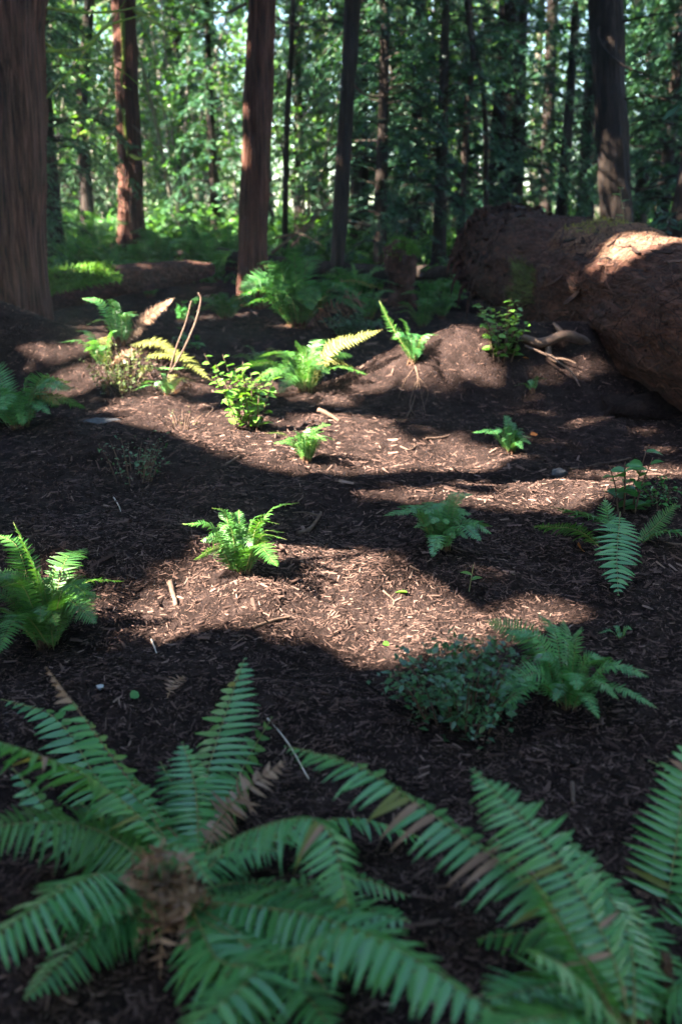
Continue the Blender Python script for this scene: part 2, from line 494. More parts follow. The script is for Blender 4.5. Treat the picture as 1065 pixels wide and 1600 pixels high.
def spray_foliage(mb, base, dirs, rng, nper=8, ln=.2, wd=.06, mask=False, droop=.35):
    """small flat fans of needles, base points (n,3), axis directions (n,3)"""
    n = len(base)
    ax = nrm(dirs)
    side = nrm(np.cross(ax, [0, 0, 1.0]) + 1e-4)
    C = []; D = []; Nn = []
    for k in range(nper):
        t = (k + .5) / nper
        sg = 1 if k % 2 else -1
        C.append(base + ax * (t * ln * 2.2)[..., None] if np.ndim(ln) else base + ax * t * ln * 2.2 - np.array([0, 0, 1.0]) * droop * t * t * ln * 1.4)
        d = ax * (.55 + .3 * rng.random((n, 1))) + side * sg * (1.0 - .5 * t) + rng.normal(0, .18, (n, 3)) - np.array([0, 0, droop])
        D.append(d); Nn.append(np.array([0, 0, 1.0]) + rng.normal(0, .45, (n, 3)))
    C = np.concatenate(C); D = np.concatenate(D); Nn = np.concatenate(Nn)
    if mask:
        k = keep_mask(C + nrm(D) * ln * .5)
        C, D, Nn = C[k], D[k], Nn[k]
    m = len(C)
    leaves(mb, C, D, Nn, ln * rng.uniform(.6, 1.3, m), wd * rng.uniform(.6, 1.3, m))

def conifer_arrays(seed, H, zlow, R, nlimb, nspray, nper, ln, wd, offset=None, mask=False, top_pow=.8, droop=.35, bare=.15):
    """returns (limb mesh builder, foliage mesh builder), about the origin unless offset given"""
    rng = np.random.default_rng(seed)
    lb, fb = MB(), MB()
    off = np.zeros(3) if offset is None else np.asarray(offset, float)
    bases = []; dirs = []
    for k in range(nlimb):
        f = (k + rng.random()) / nlimb
        z = zlow + (H - zlow) * f
        az = rng.uniform(0, 2 * PI)
        l = R * (1 - .92 * f) ** top_pow * rng.uniform(.65, 1.1) + .25
        h = np.array([math.cos(az), math.sin(az), 0])
        up = rng.uniform(-.1, .35)
        P = smooth_path([off + [0, 0, z], off + h * l * .5 + [0, 0, z + l * .5 * up], off + h * l + [0, 0, z + l * (up - .45)]], 7)
        if not mask:
            tube(lb, P, np.linspace(.012 + .012 * l, .004, 7), 4, cap=False)
        elif (~keep_mask(P)).sum() < 2:
            tube(lb, P, np.linspace(.008 + .007 * l, .004, 7), 4, cap=False)
        ns = max(3, int(nspray * l / R))
        s = rng.uniform(bare, 1, ns)
        idx = s * 6; i0 = np.clip(idx.astype(int), 0, 5); fr = (idx - i0)[:, None]
        pts = P[i0] * (1 - fr) + P[i0 + 1] * fr
        T = nrm(P[i0 + 1] - P[i0])
        sd = np.cross(T, [0, 0, 1.0])
        sg = rng.choice([-1, 1], ns)[:, None]
        bases.append(pts + rng.normal(0, .05, (ns, 3))); dirs.append(T * .6 + sd * sg * rng.uniform(.2, 1.1, (ns, 1)) + rng.normal(0, .2, (ns, 3)))
    spray_foliage(fb, np.concatenate(bases), np.concatenate(dirs), rng, nper, ln, wd, mask, droop)
    return lb, fb

def limb_px(tree, base, pts, r, mat, name='limb', seg=6):
    """pts: (px, py, world depth)"""
    P = smooth_path([at(*p) for p in pts], 18) - base
    rr = np.linspace(r, r * .25, 18)
    mbl = MB(); tube(mbl, P, rr, seg, rough_noise(int(abs(P[0, 0] * 1000)) % 991, .25, 1.5, .4))
    return mbl.obj(name, mat, tree, True)

# main trunks --------------------------------------------------------------
def main_tree(name, label, basepx, Y, toppx, r0, r1, mat, seed, Htop=15.0, flare=.3, base=None, crown_seed=None, crown=(7.5, 2.6)):
    b = at(basepx[0], basepx[1], Y); g = float(hgt(b[0], b[1])); b[2] = g - .12
    t = at(toppx[0], toppx[1], Y)
    dirv = (t - b) / (t[2] - b[2])
    top = b + dirv * Htop
    tr = empty(name, b, label, 'tree')
    mid = (b + top) / 2 + np.array([.05, .0, 0])
    mbt = MB(); trunk_mesh(mbt, [np.zeros(3), mid - b, top - b], r0, r1, flare, 96, 190, seed, .10)
    mbt.obj('trunk', mat, tr, True)
    if crown:
        lb, fb = conifer_arrays(seed + 50, Htop + 3, crown[0], crown[1], 80, 20, 8, .3, .11, offset=top * 0, mask=False)
        V = np.concatenate(fb.v) + b + dirv * 0
        k = keep_mask(V.reshape(-1, 4, 3).mean(1)); V = (V - b).reshape(-1, 4, 3)[k]
        sh = (V[..., 2:3] * dirv[None, None]); V = V * [1, 1, 0] + sh
        fb2 = MB().add(V.reshape(-1, 3), np.arange(len(V) * 4).reshape(-1, 4))
        fb2.obj('crown', M['conifer'], tr)
        lb.v = [v * [1, 1, 0] + v[:, 2:3] * dirv for v in lb.v]
        lb.obj('branches', M['bark_dark'], tr)
    return tr, b

t1, b1 = main_tree('cedar_tree', 'massive reddish cedar trunk rising behind the leftmost mulch mound', (8, 500), 11.2, (8, 0), .40, .36, M['bark_red'], 11, 15, .25)
t2, b2 = main_tree('cedar_tree', 'reddish trunk with mossy limbs standing among ferns beyond the mossy log', (207, 385), 21.5, (190, 0), .245, .20, M['bark_red'], 12, 15, .35)
t3, b3 = main_tree('cedar_tree', 'straight reddish trunk with bare bark base beside the large sunlit fern clump', (392, 476), 15.6, (405, 0), .205, .19, M['bark_red'], 13, 14, .42, crown=(7.5, 3.6))
t4, b4 = main_tree('fir_tree', 'slim dark trunk beyond the fern clump, near the fallen branches', (524, 400), 17.5, (547, 0), .125, .105, M['bark_dark'], 14, 15, .25, crown=(8.5, 2.2))
t5, b5 = main_tree('fir_tree', 'thick dark trunk standing close behind the big fallen log', (972, 372), 19.0, (945, 60), .29, .24, M['bark_dark'], 15, 15, .35)
t6, b6 = main_tree('fir_tree', 'dark leaning trunk behind the sunlit top of the fallen log', (1052, 395), 15.0, (1095, 160), .20, .16, M['bark_dark'], 16, 14, .3)
t7, b7 = main_tree('fir_tree', 'broad shadowy trunk rising beyond the root end of the fallen log', (795, 345), 26.0, (800, 0), .34, .28, M['bark_dark'], 17, 16, .2)

# bare and mossy limbs that hang across the upper picture
for pts, r in (([(60, 80, 11.2), (130, 75, 12), (170, 40, 12.6), (240, 20, 13), (330, 0, 13)], .022),
               ([(60, 60, 11.2), (110, 90, 11.8), (190, 110, 12.4), (300, 220, 12.8)], .016),
               ([(60, 10, 11.2), (140, 20, 11.8), (210, 12, 12.2), (260, -10, 12.6)], .018),
               ([(66, 160, 11.2), (110, 110, 11.6), (175, 30, 12), (200, -5, 12.2)], .012)):
    limb_px(t1, b1, pts, r, M['mossbark'])
for pts, r, m in (([(205, 15, 21.5), (235, 30, 21.0), (270, 50, 20.6), (310, 45, 20.4), (335, 18, 20.2)], .045, 'mossbark'),
                  ([(198, 240, 21.4), (222, 248, 21.1), (240, 228, 21)], .05, 'mossbark'),
                  ([(191, 20, 21.2), (193, 90, 21.2), (190, 130, 21.15), (206, 140, 21.1)], .04, 'mossbark'),
                  ([(193, 170, 21.2), (197, 215, 21.15), (199, 246, 21.1)], .035, 'mossbark'),
                  ([(185, 195, 21.4), (140, 205, 21), (100, 220, 20.8), (70, 232, 20.6)], .035, 'mossbark'),
                  ([(200, 190, 21.4), (235, 220, 21), (260, 240, 20.8)], .02, 'twig'),
                  ([(190, 130, 21.4), (150, 190, 21), (120, 260, 20.8)], .018, 'twig_dark'),
                  ([(215, 20, 21.4), (240, 90, 21), (250, 200, 20.9), (255, 250, 20.8)], .015, 'mossbark')):
    limb_px(t2, b2, pts, r, M[m])
for pts, r in (([(415, 20, 15.6), (450, 35, 15.9), (500, 48, 16.2), (535, 45, 16.4)], .014), ([(385, 5, 15.6), (350, 20, 16), (300, 10, 16.5), (260, -10, 17)], .018),
               ([(415, 200, 15.6), (440, 225, 15.8), (470, 185, 16), (500, 150, 16.2)], .010)):
    limb_px(t3, b3, pts, r, M['twig_dark'])
for pts, r in (([(540, 120, 17.5), (575, 150, 17.4), (620, 145, 17.2), (680, 120, 17)], .02), ([(535, 230, 17.5), (560, 245, 17.4), (590, 200, 17.2)], .016), ([(530, 330, 17.5), (490, 330, 17.4), (450, 370, 17.3)], .02)):
    limb_px(t4, b4, pts, r, M['twig_dark'])
for pts, r in (([(945, 20, 19), (935, 60, 18.7), (970, 100, 18.4), (1040, 128, 18)], .035), ([(955, 160, 19), (1010, 150, 18.6), (1065, 165, 18.2)], .025), ([(960, 290, 19), (1010, 295, 18.7), (1060, 270, 18.4)], .03), ([(950, 40, 19), (1010, 25, 18.6), (1070, 15, 18.2)], .03)):
    limb_px(t5, b5, pts, r, M['bark_dark'])

# thin stems standing behind
def stem(name, label, pts, r0, r1, mat, group=None, nb=5):
    P = [at(*p) for p in pts]
    b = P[0].copy(); b[2] = float(hgt(b[0], b[1])) - .08
    P[0] = b
    last = P[-1] + (P[-1] - P[-2]) / max(np.linalg.norm(P[-1] - P[-2]), .1) * 3.0
    tr = empty(name, b, label, 'tree', group)
    q = MB(); trunk_mesh(q, np.array(P + [last]) - b, r0, r1, .2, 10, 40, int(pts[0][0]), .05); q.obj('trunk', mat, tr, True)
    rng = np.random.default_rng(int(pts[0][0]))
    PP = smooth_path(np.array(P + [last]) - b, 40)
    fb = MB()
    for k in range(nb):
        i = rng.integers(14, 38)
        az = rng.uniform(0, 2 * PI); l = rng.uniform(.5, 1.5)
        h = np.array([math.cos(az), math.sin(az), 0])
        Q = smooth_path([PP[i], PP[i] + h * l * .5 + [0, 0, .12], PP[i] + h * l + [0, 0, -.2]], 8)
        ql = MB(); tube(ql, Q, np.linspace(.012, .004, 8), 4); ql.obj('limb', mat, tr)
        pts2 = Q[rng.integers(2, 8, 14)]
        spray_foliage(fb, pts2, rng.normal(0, 1, (14, 3)) * [1, 1, .3] + h, rng, 8, .16, .05)
    fb.obj('crown', M['conifer2'], tr)
    return tr
stem('sapling', 'thin dark sapling crossing another beyond the fallen log, bent near its top', [(722, 340, 19), (727, 200, 19), (738, 90, 19), (728, 0, 19)], .06, .04, M['bark_dark'])
stem('sapling', 'thin dark sapling curving away from its crossing neighbour', [(763, 330, 19.5), (757, 180, 19.5), (742, 80, 19.5), (733, 0, 19.5)], .05, .035, M['bark_dark'])
stem('sapling', 'thin dark pole stem between the two reddish trunks and slim fir', [(444, 370, 20), (448, 200, 20), (455, 80, 20), (458, 0, 20)], .06, .045, M['bark_dark'])
stem('sapling', 'dark slanting stem in shade between the cedar and mossy limbed trunk', [(140, 350, 24), (132, 260, 24), (128, 160, 24), (136, 60, 24)], .15, .1, M['bark_dark'])

# background trees: shared meshes ------------------------------------------
con = []
for s in range(4):
    lb, fb = conifer_arrays(100 + s, 17, 1.2 + .7 * s, 2.9, 130, 20, 8, .2, .07)
    tm = MB(); trunk_mesh(tm, [[0, 0, -.15], [.1, 0, 8], [0, .1, 16.8]], .25 + .03 * s, .03, .3, 16, 50, 200 + s, .06)
    con.append((tm.mesh('conifer_trunk', M['bark_dark'], True), lb.mesh('conifer_branches', M['bark_dark']), fb.mesh('conifer_crown', M['conifer2' if s % 2 else 'conifer'])))
map_ = []
for s in range(3):
    rng = np.random.default_rng(300 + s)
    tb, fb = MB(), MB()
    for k in range(5):
        az = rng.uniform(0, 2 * PI); h = np.array([math.cos(az), math.sin(az), 0])
        Ht = rng.uniform(4.5, 8.5); sp_ = rng.uniform(.6, 2.2)
        P = smooth_path([[0, 0, -.1], h * sp_ * .4 + [0, 0, Ht * .5], h * sp_ + [0, 0, Ht]], 16)
        tube(tb, P, np.linspace(.06, .012, 16), 6)
        for q in range(16):
            i = rng.integers(4, 16)
            a2 = rng.uniform(0, 2 * PI); l = rng.uniform(.5, 1.6)
            B = P[i] + np.array([math.cos(a2) * l, math.sin(a2) * l, rng.uniform(-.1, .5)])
            tube(tb, smooth_path([P[i], (P[i] + B) / 2 + [0, 0, .1], B], 5), np.linspace(.012, .004, 5), 4, cap=False)
            n = 26
            t = rng.uniform(.2, 1.1, (n, 1))
            C = P[i] * (1 - t) + B * t + rng.normal(0, .14, (n, 3))
            leaves(fb, C, rng.normal(0, 1, (n, 3)) * [1, 1, .5] - [0, 0, .3], rng.normal(0, .5, (n, 3)) + [0, 0, 1], rng.uniform(.08, .15, n), rng.uniform(.07, .12, n), fold=.15)
    map_.append((tb.mesh('maple_stems', M['bark_grey'], True), fb.mesh('maple_crown', M['maple'])))

def put_conifer(x, y, k, sc_, rz, label, group):
    t, l, f = con[k % 4]
    e = empty('conifer_tree', (x, y, float(hgt(x, y))), label, 'tree', group, rz); e.scale = (sc_,) * 3
    link('trunk', t, e); link('branches', l, e); link('crown', f, e)
    return e
def put_maple(x, y, k, sc_, rz, label, group):
    t, f = map_[k % 3]
    e = empty('maple_tree', (x, y, float(hgt(x, y))), label, 'tree', group, rz); e.scale = (sc_,) * 3
    link('trunk', t, e); link('crown', f, e)
    return e
rng = np.random.default_rng(41)
G1 = 'dark conifers filling the far forest'
G2 = 'leafy maples in the far understory'
L1 = 'dark needled conifer in the crowded forest far beyond the clearing'
L2 = 'bright leafy maple in the understory far beyond the clearing'
for k, (px, Yd) in enumerate([(1020, 38), (900, 40), (260, 38), (420, 37), (60, 27), (130, 33), (300, 36), (500, 36), (640, 32), (1090, 24), (-40, 24), (760, 36)]):
    x = (px - 532) / FPX * Yd
    put_conifer(x, Yd, k, rng.uniform(.8, 1.1), rng.uniform(0, 6.3), L1, G1)
for k, (px, Yd) in enumerate([(100, 24), (290, 25), (480, 24), (620, 23), (180, 30), (380, 33), (560, 31), (680, 29), (830, 33), (1000, 36), (330, 42), (60, 38), (900, 40), (470, 44), (740, 43)]):
    x = (px - 532) / FPX * Yd
    put_maple(x, Yd, k, rng.uniform(.75, 1.15), rng.uniform(0, 6.3), L2, G2)
rng = np.random.default_rng(43)
for k, (px, Yd, s_) in enumerate([(590, 18.5, .5), (640, 21, .6), (680, 19, .45), (560, 23, .62), (715, 22, .6), (760, 24, .65), (470, 24, .5), (100, 20, .55), (150, 27, .6), (345, 24, .42),
                                  (860, 24, .5), (1010, 22, .5), (1060, 20, .6), (70, 17, .5), (620, 26, .7), (980, 26, .6), (1040, 28, .75), (900, 30, .7), (300, 27, .5), (220, 29, .6)]):
    x = (px - 532) / FPX * Yd
    put_conifer(x, Yd, k, s_ * rng.uniform(.9, 1.15), rng.uniform(0, 6.3), 'young feathery hemlock with low boughs among the tall trunks', 'young hemlocks among the trunks')
# slim far trunks in the right half and the bright middle
pole = MB(); trunk_mesh(pole, [[0, 0, -.2], [.12, .05, 9], [-.05, 0, 18]], .16, .08, .15, 12, 40, 77, .06)
pole_d = pole.mesh('pole_trunk', M['bark_dark'], True)
pole_g = pole_d.copy(); pole_g.materials.clear(); pole_g.materials.append(M['bark_grey'])
lb, fb = conifer_arrays(555, 19, 9, 1.8, 34, 12, 8, .26, .08)
pole_c = fb.mesh('pole_crown', M['conifer'])
for k, (px, Yd, s_, g) in enumerate([(838, 30, 1.2, 0), (862, 38, 1.3, 0), (893, 27, 1.1, 0), (915, 36, 1.5, 1), (1000, 31, 1.1, 0), (1030, 40, 1.3, 1), (690, 38, 1.5, 1), (705, 30, .8, 0), (655, 34, .9, 0),
                                     (245, 38, 1.1, 1), (268, 44, 1.1, 1), (320, 40, 1.0, 1), (350, 46, 1.4, 1), (285, 34, .7, 0), (470, 40, 1.1, 1), (500, 46, 1.2, 0), (600, 44, 1.3, 1), (110, 42, 1.3, 0), (85, 34, .9, 0), (770, 44, 1.2, 0), (945, 46, 1.6, 0), (820, 48, 1.4, 1)]):
    x = (px - 532) / FPX * Yd
    e = empty('pole_tree', (x, Yd, float(hgt(x, Yd))), 'slim pale bare pole trunk far back in the woods' if g else 'slim dark bare pole trunk far back in the woods', 'tree', 'pale pole trunks far back' if g else 'dark pole trunks far back', rng.uniform(0, 6.3))
    e.scale = (s_, s_, 1)
    link('trunk', pole_g if g else pole_d, e); link('crown', pole_c, e)

# the far wood, one mass
rng = np.random.default_rng(91)
fb = MB()
n = 150000
yy = rng.uniform(44, 78, n); xx = rng.uniform(-1, 1, n) * (.44 * yy + 4); zz = rng.random(n) ** 1.25 * 24
dens = vn3(xx * .28, yy * .28, zz * .28, 21) + .7 * vn3(xx * .8, yy * .8, zz * .8, 22) + .20 - zz * .012 - .008 * xx * (zz > 5)
k = dens > 0
P = np.stack([xx, yy, zz], -1)[k]; n = len(P)
leaves(fb, P, rng.normal(0, 1, (n, 3)) * [1, 1, .6], rng.normal(0, .7, (n, 3)) + [0, 0, .8], rng.uniform(.22, .5, n), rng.uniform(.14, .3, n), fold=.1)
far = fb.obj('distant_woodland', M['farleaf'])
tag(far, 'distant mass of sunlit green woodland foliage behind all trunks', 'woodland', kind='stuff')

# understory brush between 14 and 42 m, one mass
fb = MB()
n = 80000
yy = rng.uniform(17.5, 44, n); xx = rng.uniform(-1, 1, n) * (.40 * yy + 2)
hh = np.clip(.42 + .9 * vn2(xx * .35, yy * .35, 31) + .5 * vn2(xx * 1.1, yy * 1.1, 32), .05, None) * np.clip((yy - 16) / 9, .15, 1.35)
zz = hh * rng.random(n) ** .6
k = (vn3(xx * 2, yy * 2, zz * 2, 33) > -.25)
P = np.stack([xx, yy, hgt(xx, yy) + zz], -1)[k]; n = len(P)
leaves(fb, P, rng.normal(0, 1, (n, 3)) * [1, 1, .5], rng.normal(0, .5, (n, 3)) + [0, 0, 1], rng.uniform(.08, .2, n), rng.uniform(.05, .12, n), fold=.12)
tag(fb.obj('undergrowth', M['brush']), 'low green leafy undergrowth covering the ground beneath the far trees', 'undergrowth', kind='stuff')

# ------------------------------------------------------------------ ferns
ST = np.array([0, .18, .45, .75, 1.0]); SW = np.array([.45, 1.0, .82, .5, .04])
STl = np.array([0, .35, 1.0]); SWl = np.array([.6, 1.0, .05])
def pinna_unit(lo=False, droop=.16, crease=.25):
    """flat leaflet along +X (length 1), half width 1 along Y, normal +Z"""
    st, sw = (STl, SWl) if lo else (ST, SW)
    n = len(st)
    V = np.zeros((n, 3, 3))
    V[:, :, 0] = st[:, None]
    V[:, 0, 1] = sw; V[:, 2, 1] = -sw
    V[:, :, 2] = (-droop * st ** 2)[:, None]
    V[:, 1, 2] -= 0
    V[:, 0, 2] += .03; V[:, 2, 2] += .03
    i = np.arange(n - 1)[:, None]; j = np.arange(2)[None]
    F = np.stack([i * 3 + j, i * 3 + j + 1, (i + 1) * 3 + j + 1, (i + 1) * 3 + j], -1).reshape(-1, 4)
    return V.reshape(-1, 3), F
UH = pinna_unit(False); ULO = pinna_unit(True)

def frond_profile(s):
    up = np.clip((s - .06) / .22, 0, 1) ** .6
    return up * np.clip(1.06 - np.clip((s - .40) / .60, 0, 1) ** 2.3, .07, 1) * (1 - .12 * np.exp(-((s - .1) / .1) ** 2))

def frond_frame(pts, npair, wmax, rng, twist=0.0, s0=.10, s1=.995, jit=.07, lift=.12, lean=.2):
    P = smooth_path(pts, 40) if len(pts) > 2 else smooth_path(pts, 40)
    seg = np.linalg.norm(np.diff(P, axis=0), axis=1); cum = np.concatenate([[0], np.cumsum(seg)]); Lt = cum[-1]
    s = np.linspace(s0, s1, npair)
    Q = np.stack([np.interp(s * Lt, cum, P[:, c]) for c in range(3)], -1)
    T = nrm(np.gradient(P, axis=0)); T = nrm(np.stack([np.interp(s * Lt, cum, T[:, c]) for c in range(3)], -1))
    up = np.array([0, 0, 1.0])
    N = nrm(up - T * (T @ up)[:, None])
    for i in range(1, len(N)):
        if N[i] @ N[i - 1] < 0: N[i] = -N[i]
    B = np.cross(T, N)
    tw = twist * np.ones(len(s)) + rng.normal(0, .04, len(s))
    N2 = N * np.cos(tw)[:, None] + B * np.sin(tw)[:, None]
    B2 = np.cross(T, N2)
    ln = wmax * frond_profile(s)
    out = []
    for sg in (-1, 1):
        l = ln * rng.uniform(.90, 1.08, npair)
        d = nrm(B2 * sg + T * (lean + .5 * s[:, None] ** 3) + N2 * (lift + rng.normal(0, jit, (npair, 1))) + rng.normal(0, jit * .6, (npair, 3)))
        nn = nrm(N2 - d * (N2 * d).sum(-1, keepdims=True) + rng.normal(0, jit, (npair, 3)))
        nn = nrm(nn - d * (nn * d).sum(-1, keepdims=True))
        hw = np.minimum(Lt / npair * .40, l * .3)
        out.append((Q, d, nn, l, hw))
    return P, Lt, [np.concatenate([out[0][i], out[1][i]]) for i in range(5)]

def frond(parent, base, pts, npair, wmax, rng, mat, rmat, twist=0, lo=True, separate=False, rr=.0028, jit=.07, leafmeshes=None, lift=.12, s0=.10, lean=.2, drop=0.0):
    P, Lt, (Q, d, nn, l, hw) = frond_frame(pts, npair, wmax, rng, twist, s0, jit=jit, lift=lift, lean=lean)
    if drop:
        k = rng.random(len(Q)) > drop
        Q, d, nn, l, hw = Q[k], d[k], nn[k], l[k], hw[k]
    sd = np.cross(nn, d)
    rm = MB(); tube(rm, (P - base)[::3], np.linspace(rr, rr * .35, len(P[::3])), 5)
    if separate:
        fo = rm.obj('frond', rmat, parent, True)
        for k in range(len(Q)):
            u_ = rng.random()
            pool = LMd if u_ < .035 else (LMo if u_ < .08 else leafmeshes)
            if rmat is M['rachis_dead'] and (k % (len(Q) // 2)) > len(Q) * .5 * .78: pool = LMd
            o = link('leaflet', pool[rng.integers(len(pool))], fo)
            l[k] *= rng.uniform(.86, 1.06)
            m = Matrix.Identity(4)
            for r_ in range(3):
                m[r_][0] = d[k][r_] * l[k]; m[r_][1] = sd[k][r_] * hw[k]; m[r_][2] = nn[k][r_] * l[k]; m[r_][3] = Q[k][r_] - base[r_]
            o.matrix_local = m
        return fo
    UV_, UF = ULO if lo else UH
    dz = UV_[None, :, 2:3] * rng.uniform(.3, 2.2, (len(Q), 1, 1))
    V = (Q - base)[:, None] + d[:, None] * UV_[None, :, 0:1] * l[:, None, None] + sd[:, None] * UV_[None, :, 1:2] * hw[:, None, None] + nn[:, None] * dz * l[:, None, None]
    nv = len(UV_)
    Fp = (np.arange(len(Q))[:, None, None] * nv + UF[None]).reshape(-1, 4)
    m = MB().add(V.reshape(-1, 3), Fp)
    fo = m.obj('frond', mat, parent, True)
    rm.obj('stalk', rmat, fo, True)
    return fo

def leaflet_meshes(mat):
    return [MB().add(*pinna_unit(False, dr)).mesh('leaflet', mat, True) for dr in (.05, .16, .28, .42)]
LM = leaflet_meshes(M['fern'])
LMy = leaflet_meshes(M['fern_young'])
LMo = leaflet_meshes(M['fern_old'])
LMd = leaflet_meshes(M['fern_dead'])

def rootstock(parent, r, seed, h=None):
    rng = np.random.default_rng(seed)
    q = MB(); h = h or r * 1.2
    for k in range(16):
        az = rng.uniform(0, 2 * PI); t = rng.uniform(.2, 1)
        a = np.array([math.cos(az) * r * t, math.sin(az) * r * t, -.03]); b = np.array([math.cos(az) * r * t * .6, math.sin(az) * r * t * .6, h * rng.uniform(.5, 1.1)])
        tube(q, smooth_path([a, (a + b) / 2 + rng.normal(0, r * .15, 3), b], 5), np.linspace(r * .28, r * .08, 5), 5)
    return q.obj('rootstock', M['rootstock'], parent, True)

def fern(label, px, py, L, n, seed, spread=(.35, 1.0), hi=(.35, .95), npair=26, mat='fern', old=0, dead=0, base=None, wfac=.14, az0=0, azr=2 * PI, twist=.35, fname='sword_fern', group=None, lo=True):
    b = gpx(px, py) if base is None else np.asarray(base, float)
    rng = np.random.default_rng(seed)
    e = empty(fname, b, label, 'fern', group)
    rootstock(e, L * .09 + .01, seed)
    for k in range(n):
        az = az0 + azr * (k + rng.uniform(-.3, .3)) / n
        l = L * rng.uniform(.72, 1.08)
        out = rng.uniform(*spread); up = rng.uniform(*hi)
        if k % 3 == 0: out, up = out * .6, min(1.05, up * 1.3)
        h = np.array([math.cos(az), math.sin(az), 0.0])
        p0 = b + h * .06 * L + rng.normal(0, .02 * L, 3) * [1, 1, 0] + [0, 0, .0]
        tip = b + h * l * out + [0, 0, l * up * .70]
        mid = b + h * l * out * .46 + [0, 0, l * (.21 + .40 * up)]
        kind = 'd' if k < dead else ('o' if k < dead + old else 'g')
        mt = {'d': 'fern_dead', 'o': 'fern_old', 'g': mat}[kind]
        if kind == 'd':
            tip[2] = b[2] + .02; mid = b + h * l * .5 + [0, 0, l * .25]
        frond(e, b, [p0, mid, tip], npair, l * wfac * rng.uniform(.85, 1.1), rng, M[mt], M['rachis_dead' if kind == 'd' else 'rachis'], rng.normal(0, twist), lo, rr=.0020 * (L / .4) ** .5, jit=.22 if kind == 'd' else .08, s0=.07)
    return e, b

# --- foreground ferns: fronds laid out one by one, leaflets as their own pieces
def px_frond(e, b, pts, npair, w, seed, mats=(LM, 'rachis'), twist=0, sep=True, lo=False, lift=.1, rr=.0032, s0=.1, jit=.06, drop=0.0, lean=.12, joined='fern', hang=-.30):
    lift = lift + hang
    rng = np.random.default_rng(seed)
    P = [at(*p) if len(p) == 3 and p[2] > 0 else np.array(b) for p in pts]
    return frond(e, b, P, int(npair * .86), w * 1.28, rng, M[joined], M[mats[1]], twist, lo, sep, rr, jit, mats[0], lift, s0, lean, drop)

bA = gpx(285, 1430)
fA = empty('sword_fern', bA, 'large spreading fern with a brown withered centre and many arching fronds', 'fern')
rootstock(fA, .075, 4, .13)
cA = (285, 1375, bA[1] + .0)
G = (LM, 'rachis')
px_frond(fA, bA, [(310, 1330, 1.95), (325, 1205, 2.25), (382, 1028, 2.55)], 33, .092, 1, twist=-.3)                        # upright frond
px_frond(fA, bA, [(300, 1335, 1.95), (210, 1230, 2.15), (130, 1120, 2.28), (72, 1042, 2.3)], 34, .075, 2, (LM, 'rachis_dead'), twist=.5, sep=True, drop=.05)
px_frond(fA, bA, [(285, 1340, 2.0), (170, 1240, 2.35), (90, 1125, 2.55), (2, 1092, 2.6)], 34, .085, 3, twist=.1, sep=False)
px_frond(fA, bA, [(285, 1345, 1.9), (170, 1235, 2.0), (60, 1180, 1.95), (-70, 1140, 1.9)], 34, .10, 4, twist=.6, sep=True)
px_frond(fA, bA, [(270, 1380, 1.85), (160, 1300, 1.9), (60, 1285, 1.85), (-60, 1300, 1.8)], 34, .085, 5, twist=-.15, sep=False, joined='fern_young')
px_frond(fA, bA, [(265, 1400, 1.8), (200, 1365, 1.75), (110, 1385, 1.62), (-70, 1510, 1.45)], 34, .095, 6, twist=.1, sep=True, lift=.02)
px_frond(fA, bA, [(265, 1410, 1.78), (215, 1395, 1.7), (170, 1415, 1.62), (140, 1450, 1.58)], 18, .05, 7, sep=False, twist=.2)
px_frond(fA, bA, [(300, 1350, 1.85), (400, 1295, 1.82), (505, 1290, 1.75), (548, 1435, 1.62)], 36, .085, 8, twist=-.25, sep=True, lift=.02)
px_frond(fA, bA, [(310, 1335, 1.95), (350, 1270, 2.05), (400, 1220, 2.1), (445, 1190, 2.12)], 24, .045, 9, (LMd, 'rachis_dead'), twist=.5, sep=False, joined='fern_dead', jit=.3)
px_frond(fA, bA, [(310, 1330, 1.95), (305, 1230, 2.1), (285, 1160, 2.2)], 22, .06, 10, twist=.2, sep=False)
px_frond(fA, bA, [(320, 1345, 1.9), (350, 1260, 2.2), (390, 1180, 2.45), (425, 1120, 2.5)], 24, .06, 11, twist=.8, sep=False, joined='fern_young')
px_frond(fA, bA, [(320, 1350, 1.9), (440, 1300, 2.1), (560, 1280, 2.15), (690, 1320, 2.2)], 30, .06, 12, twist=-.3, sep=False)
px_frond(fA, bA, [(300, 1430, 1.72), (430, 1490, 1.5), (560, 1455, 1.42), (830, 1620, 1.22)], 38, .095, 13, twist=-.35, sep=True, lift=0)
px_frond(fA, bA, [(300, 1420, 1.75), (340, 1500, 1.5), (400, 1520, 1.4), (250, 1640, 1.2)], 28, .08, 14, twist=.2, sep=False)
px_frond(fA, bA, [(310, 1400, 1.8), (420, 1400, 1.85), (540, 1370, 1.9), (640, 1400, 1.9)], 28, .06, 15, twist=-.1, sep=False)
px_frond(fA, bA, [(285, 1400, 1.8), (180, 1340, 1.95), (100, 1290, 2.05), (20, 1200, 2.15)], 26, .07, 16, twist=.2, sep=False)
px_frond(fA, bA, [(290, 1395, 1.8), (240, 1350, 1.78), (280, 1320, 1.72), (330, 1380, 1.66)], 26, .05, 17, twist=.2, sep=False, joined='fern')
for k, (tx, ty, ym) in enumerate([(215, 1370, 1.72), (300, 1360, 1.70), (250, 1430, 1.62), (210, 1480, 1.62), (300, 1490, 1.58), (345, 1440, 1.72), (185, 1430, 1.7), (250, 1530, 1.6)]):
    px_frond(fA, bA, [(285, 1400, 1.78), ((285 + tx) / 2 + 20 * math.cos(k * 2.1), (1375 + ty) / 2 - 25, (1.78 + ym) / 2), (tx, ty, ym)], 18, .032, 30 + k, (LMd, 'rachis_dead'), twist=k, sep=False, joined='fern_dead', jit=.55, rr=.0022)

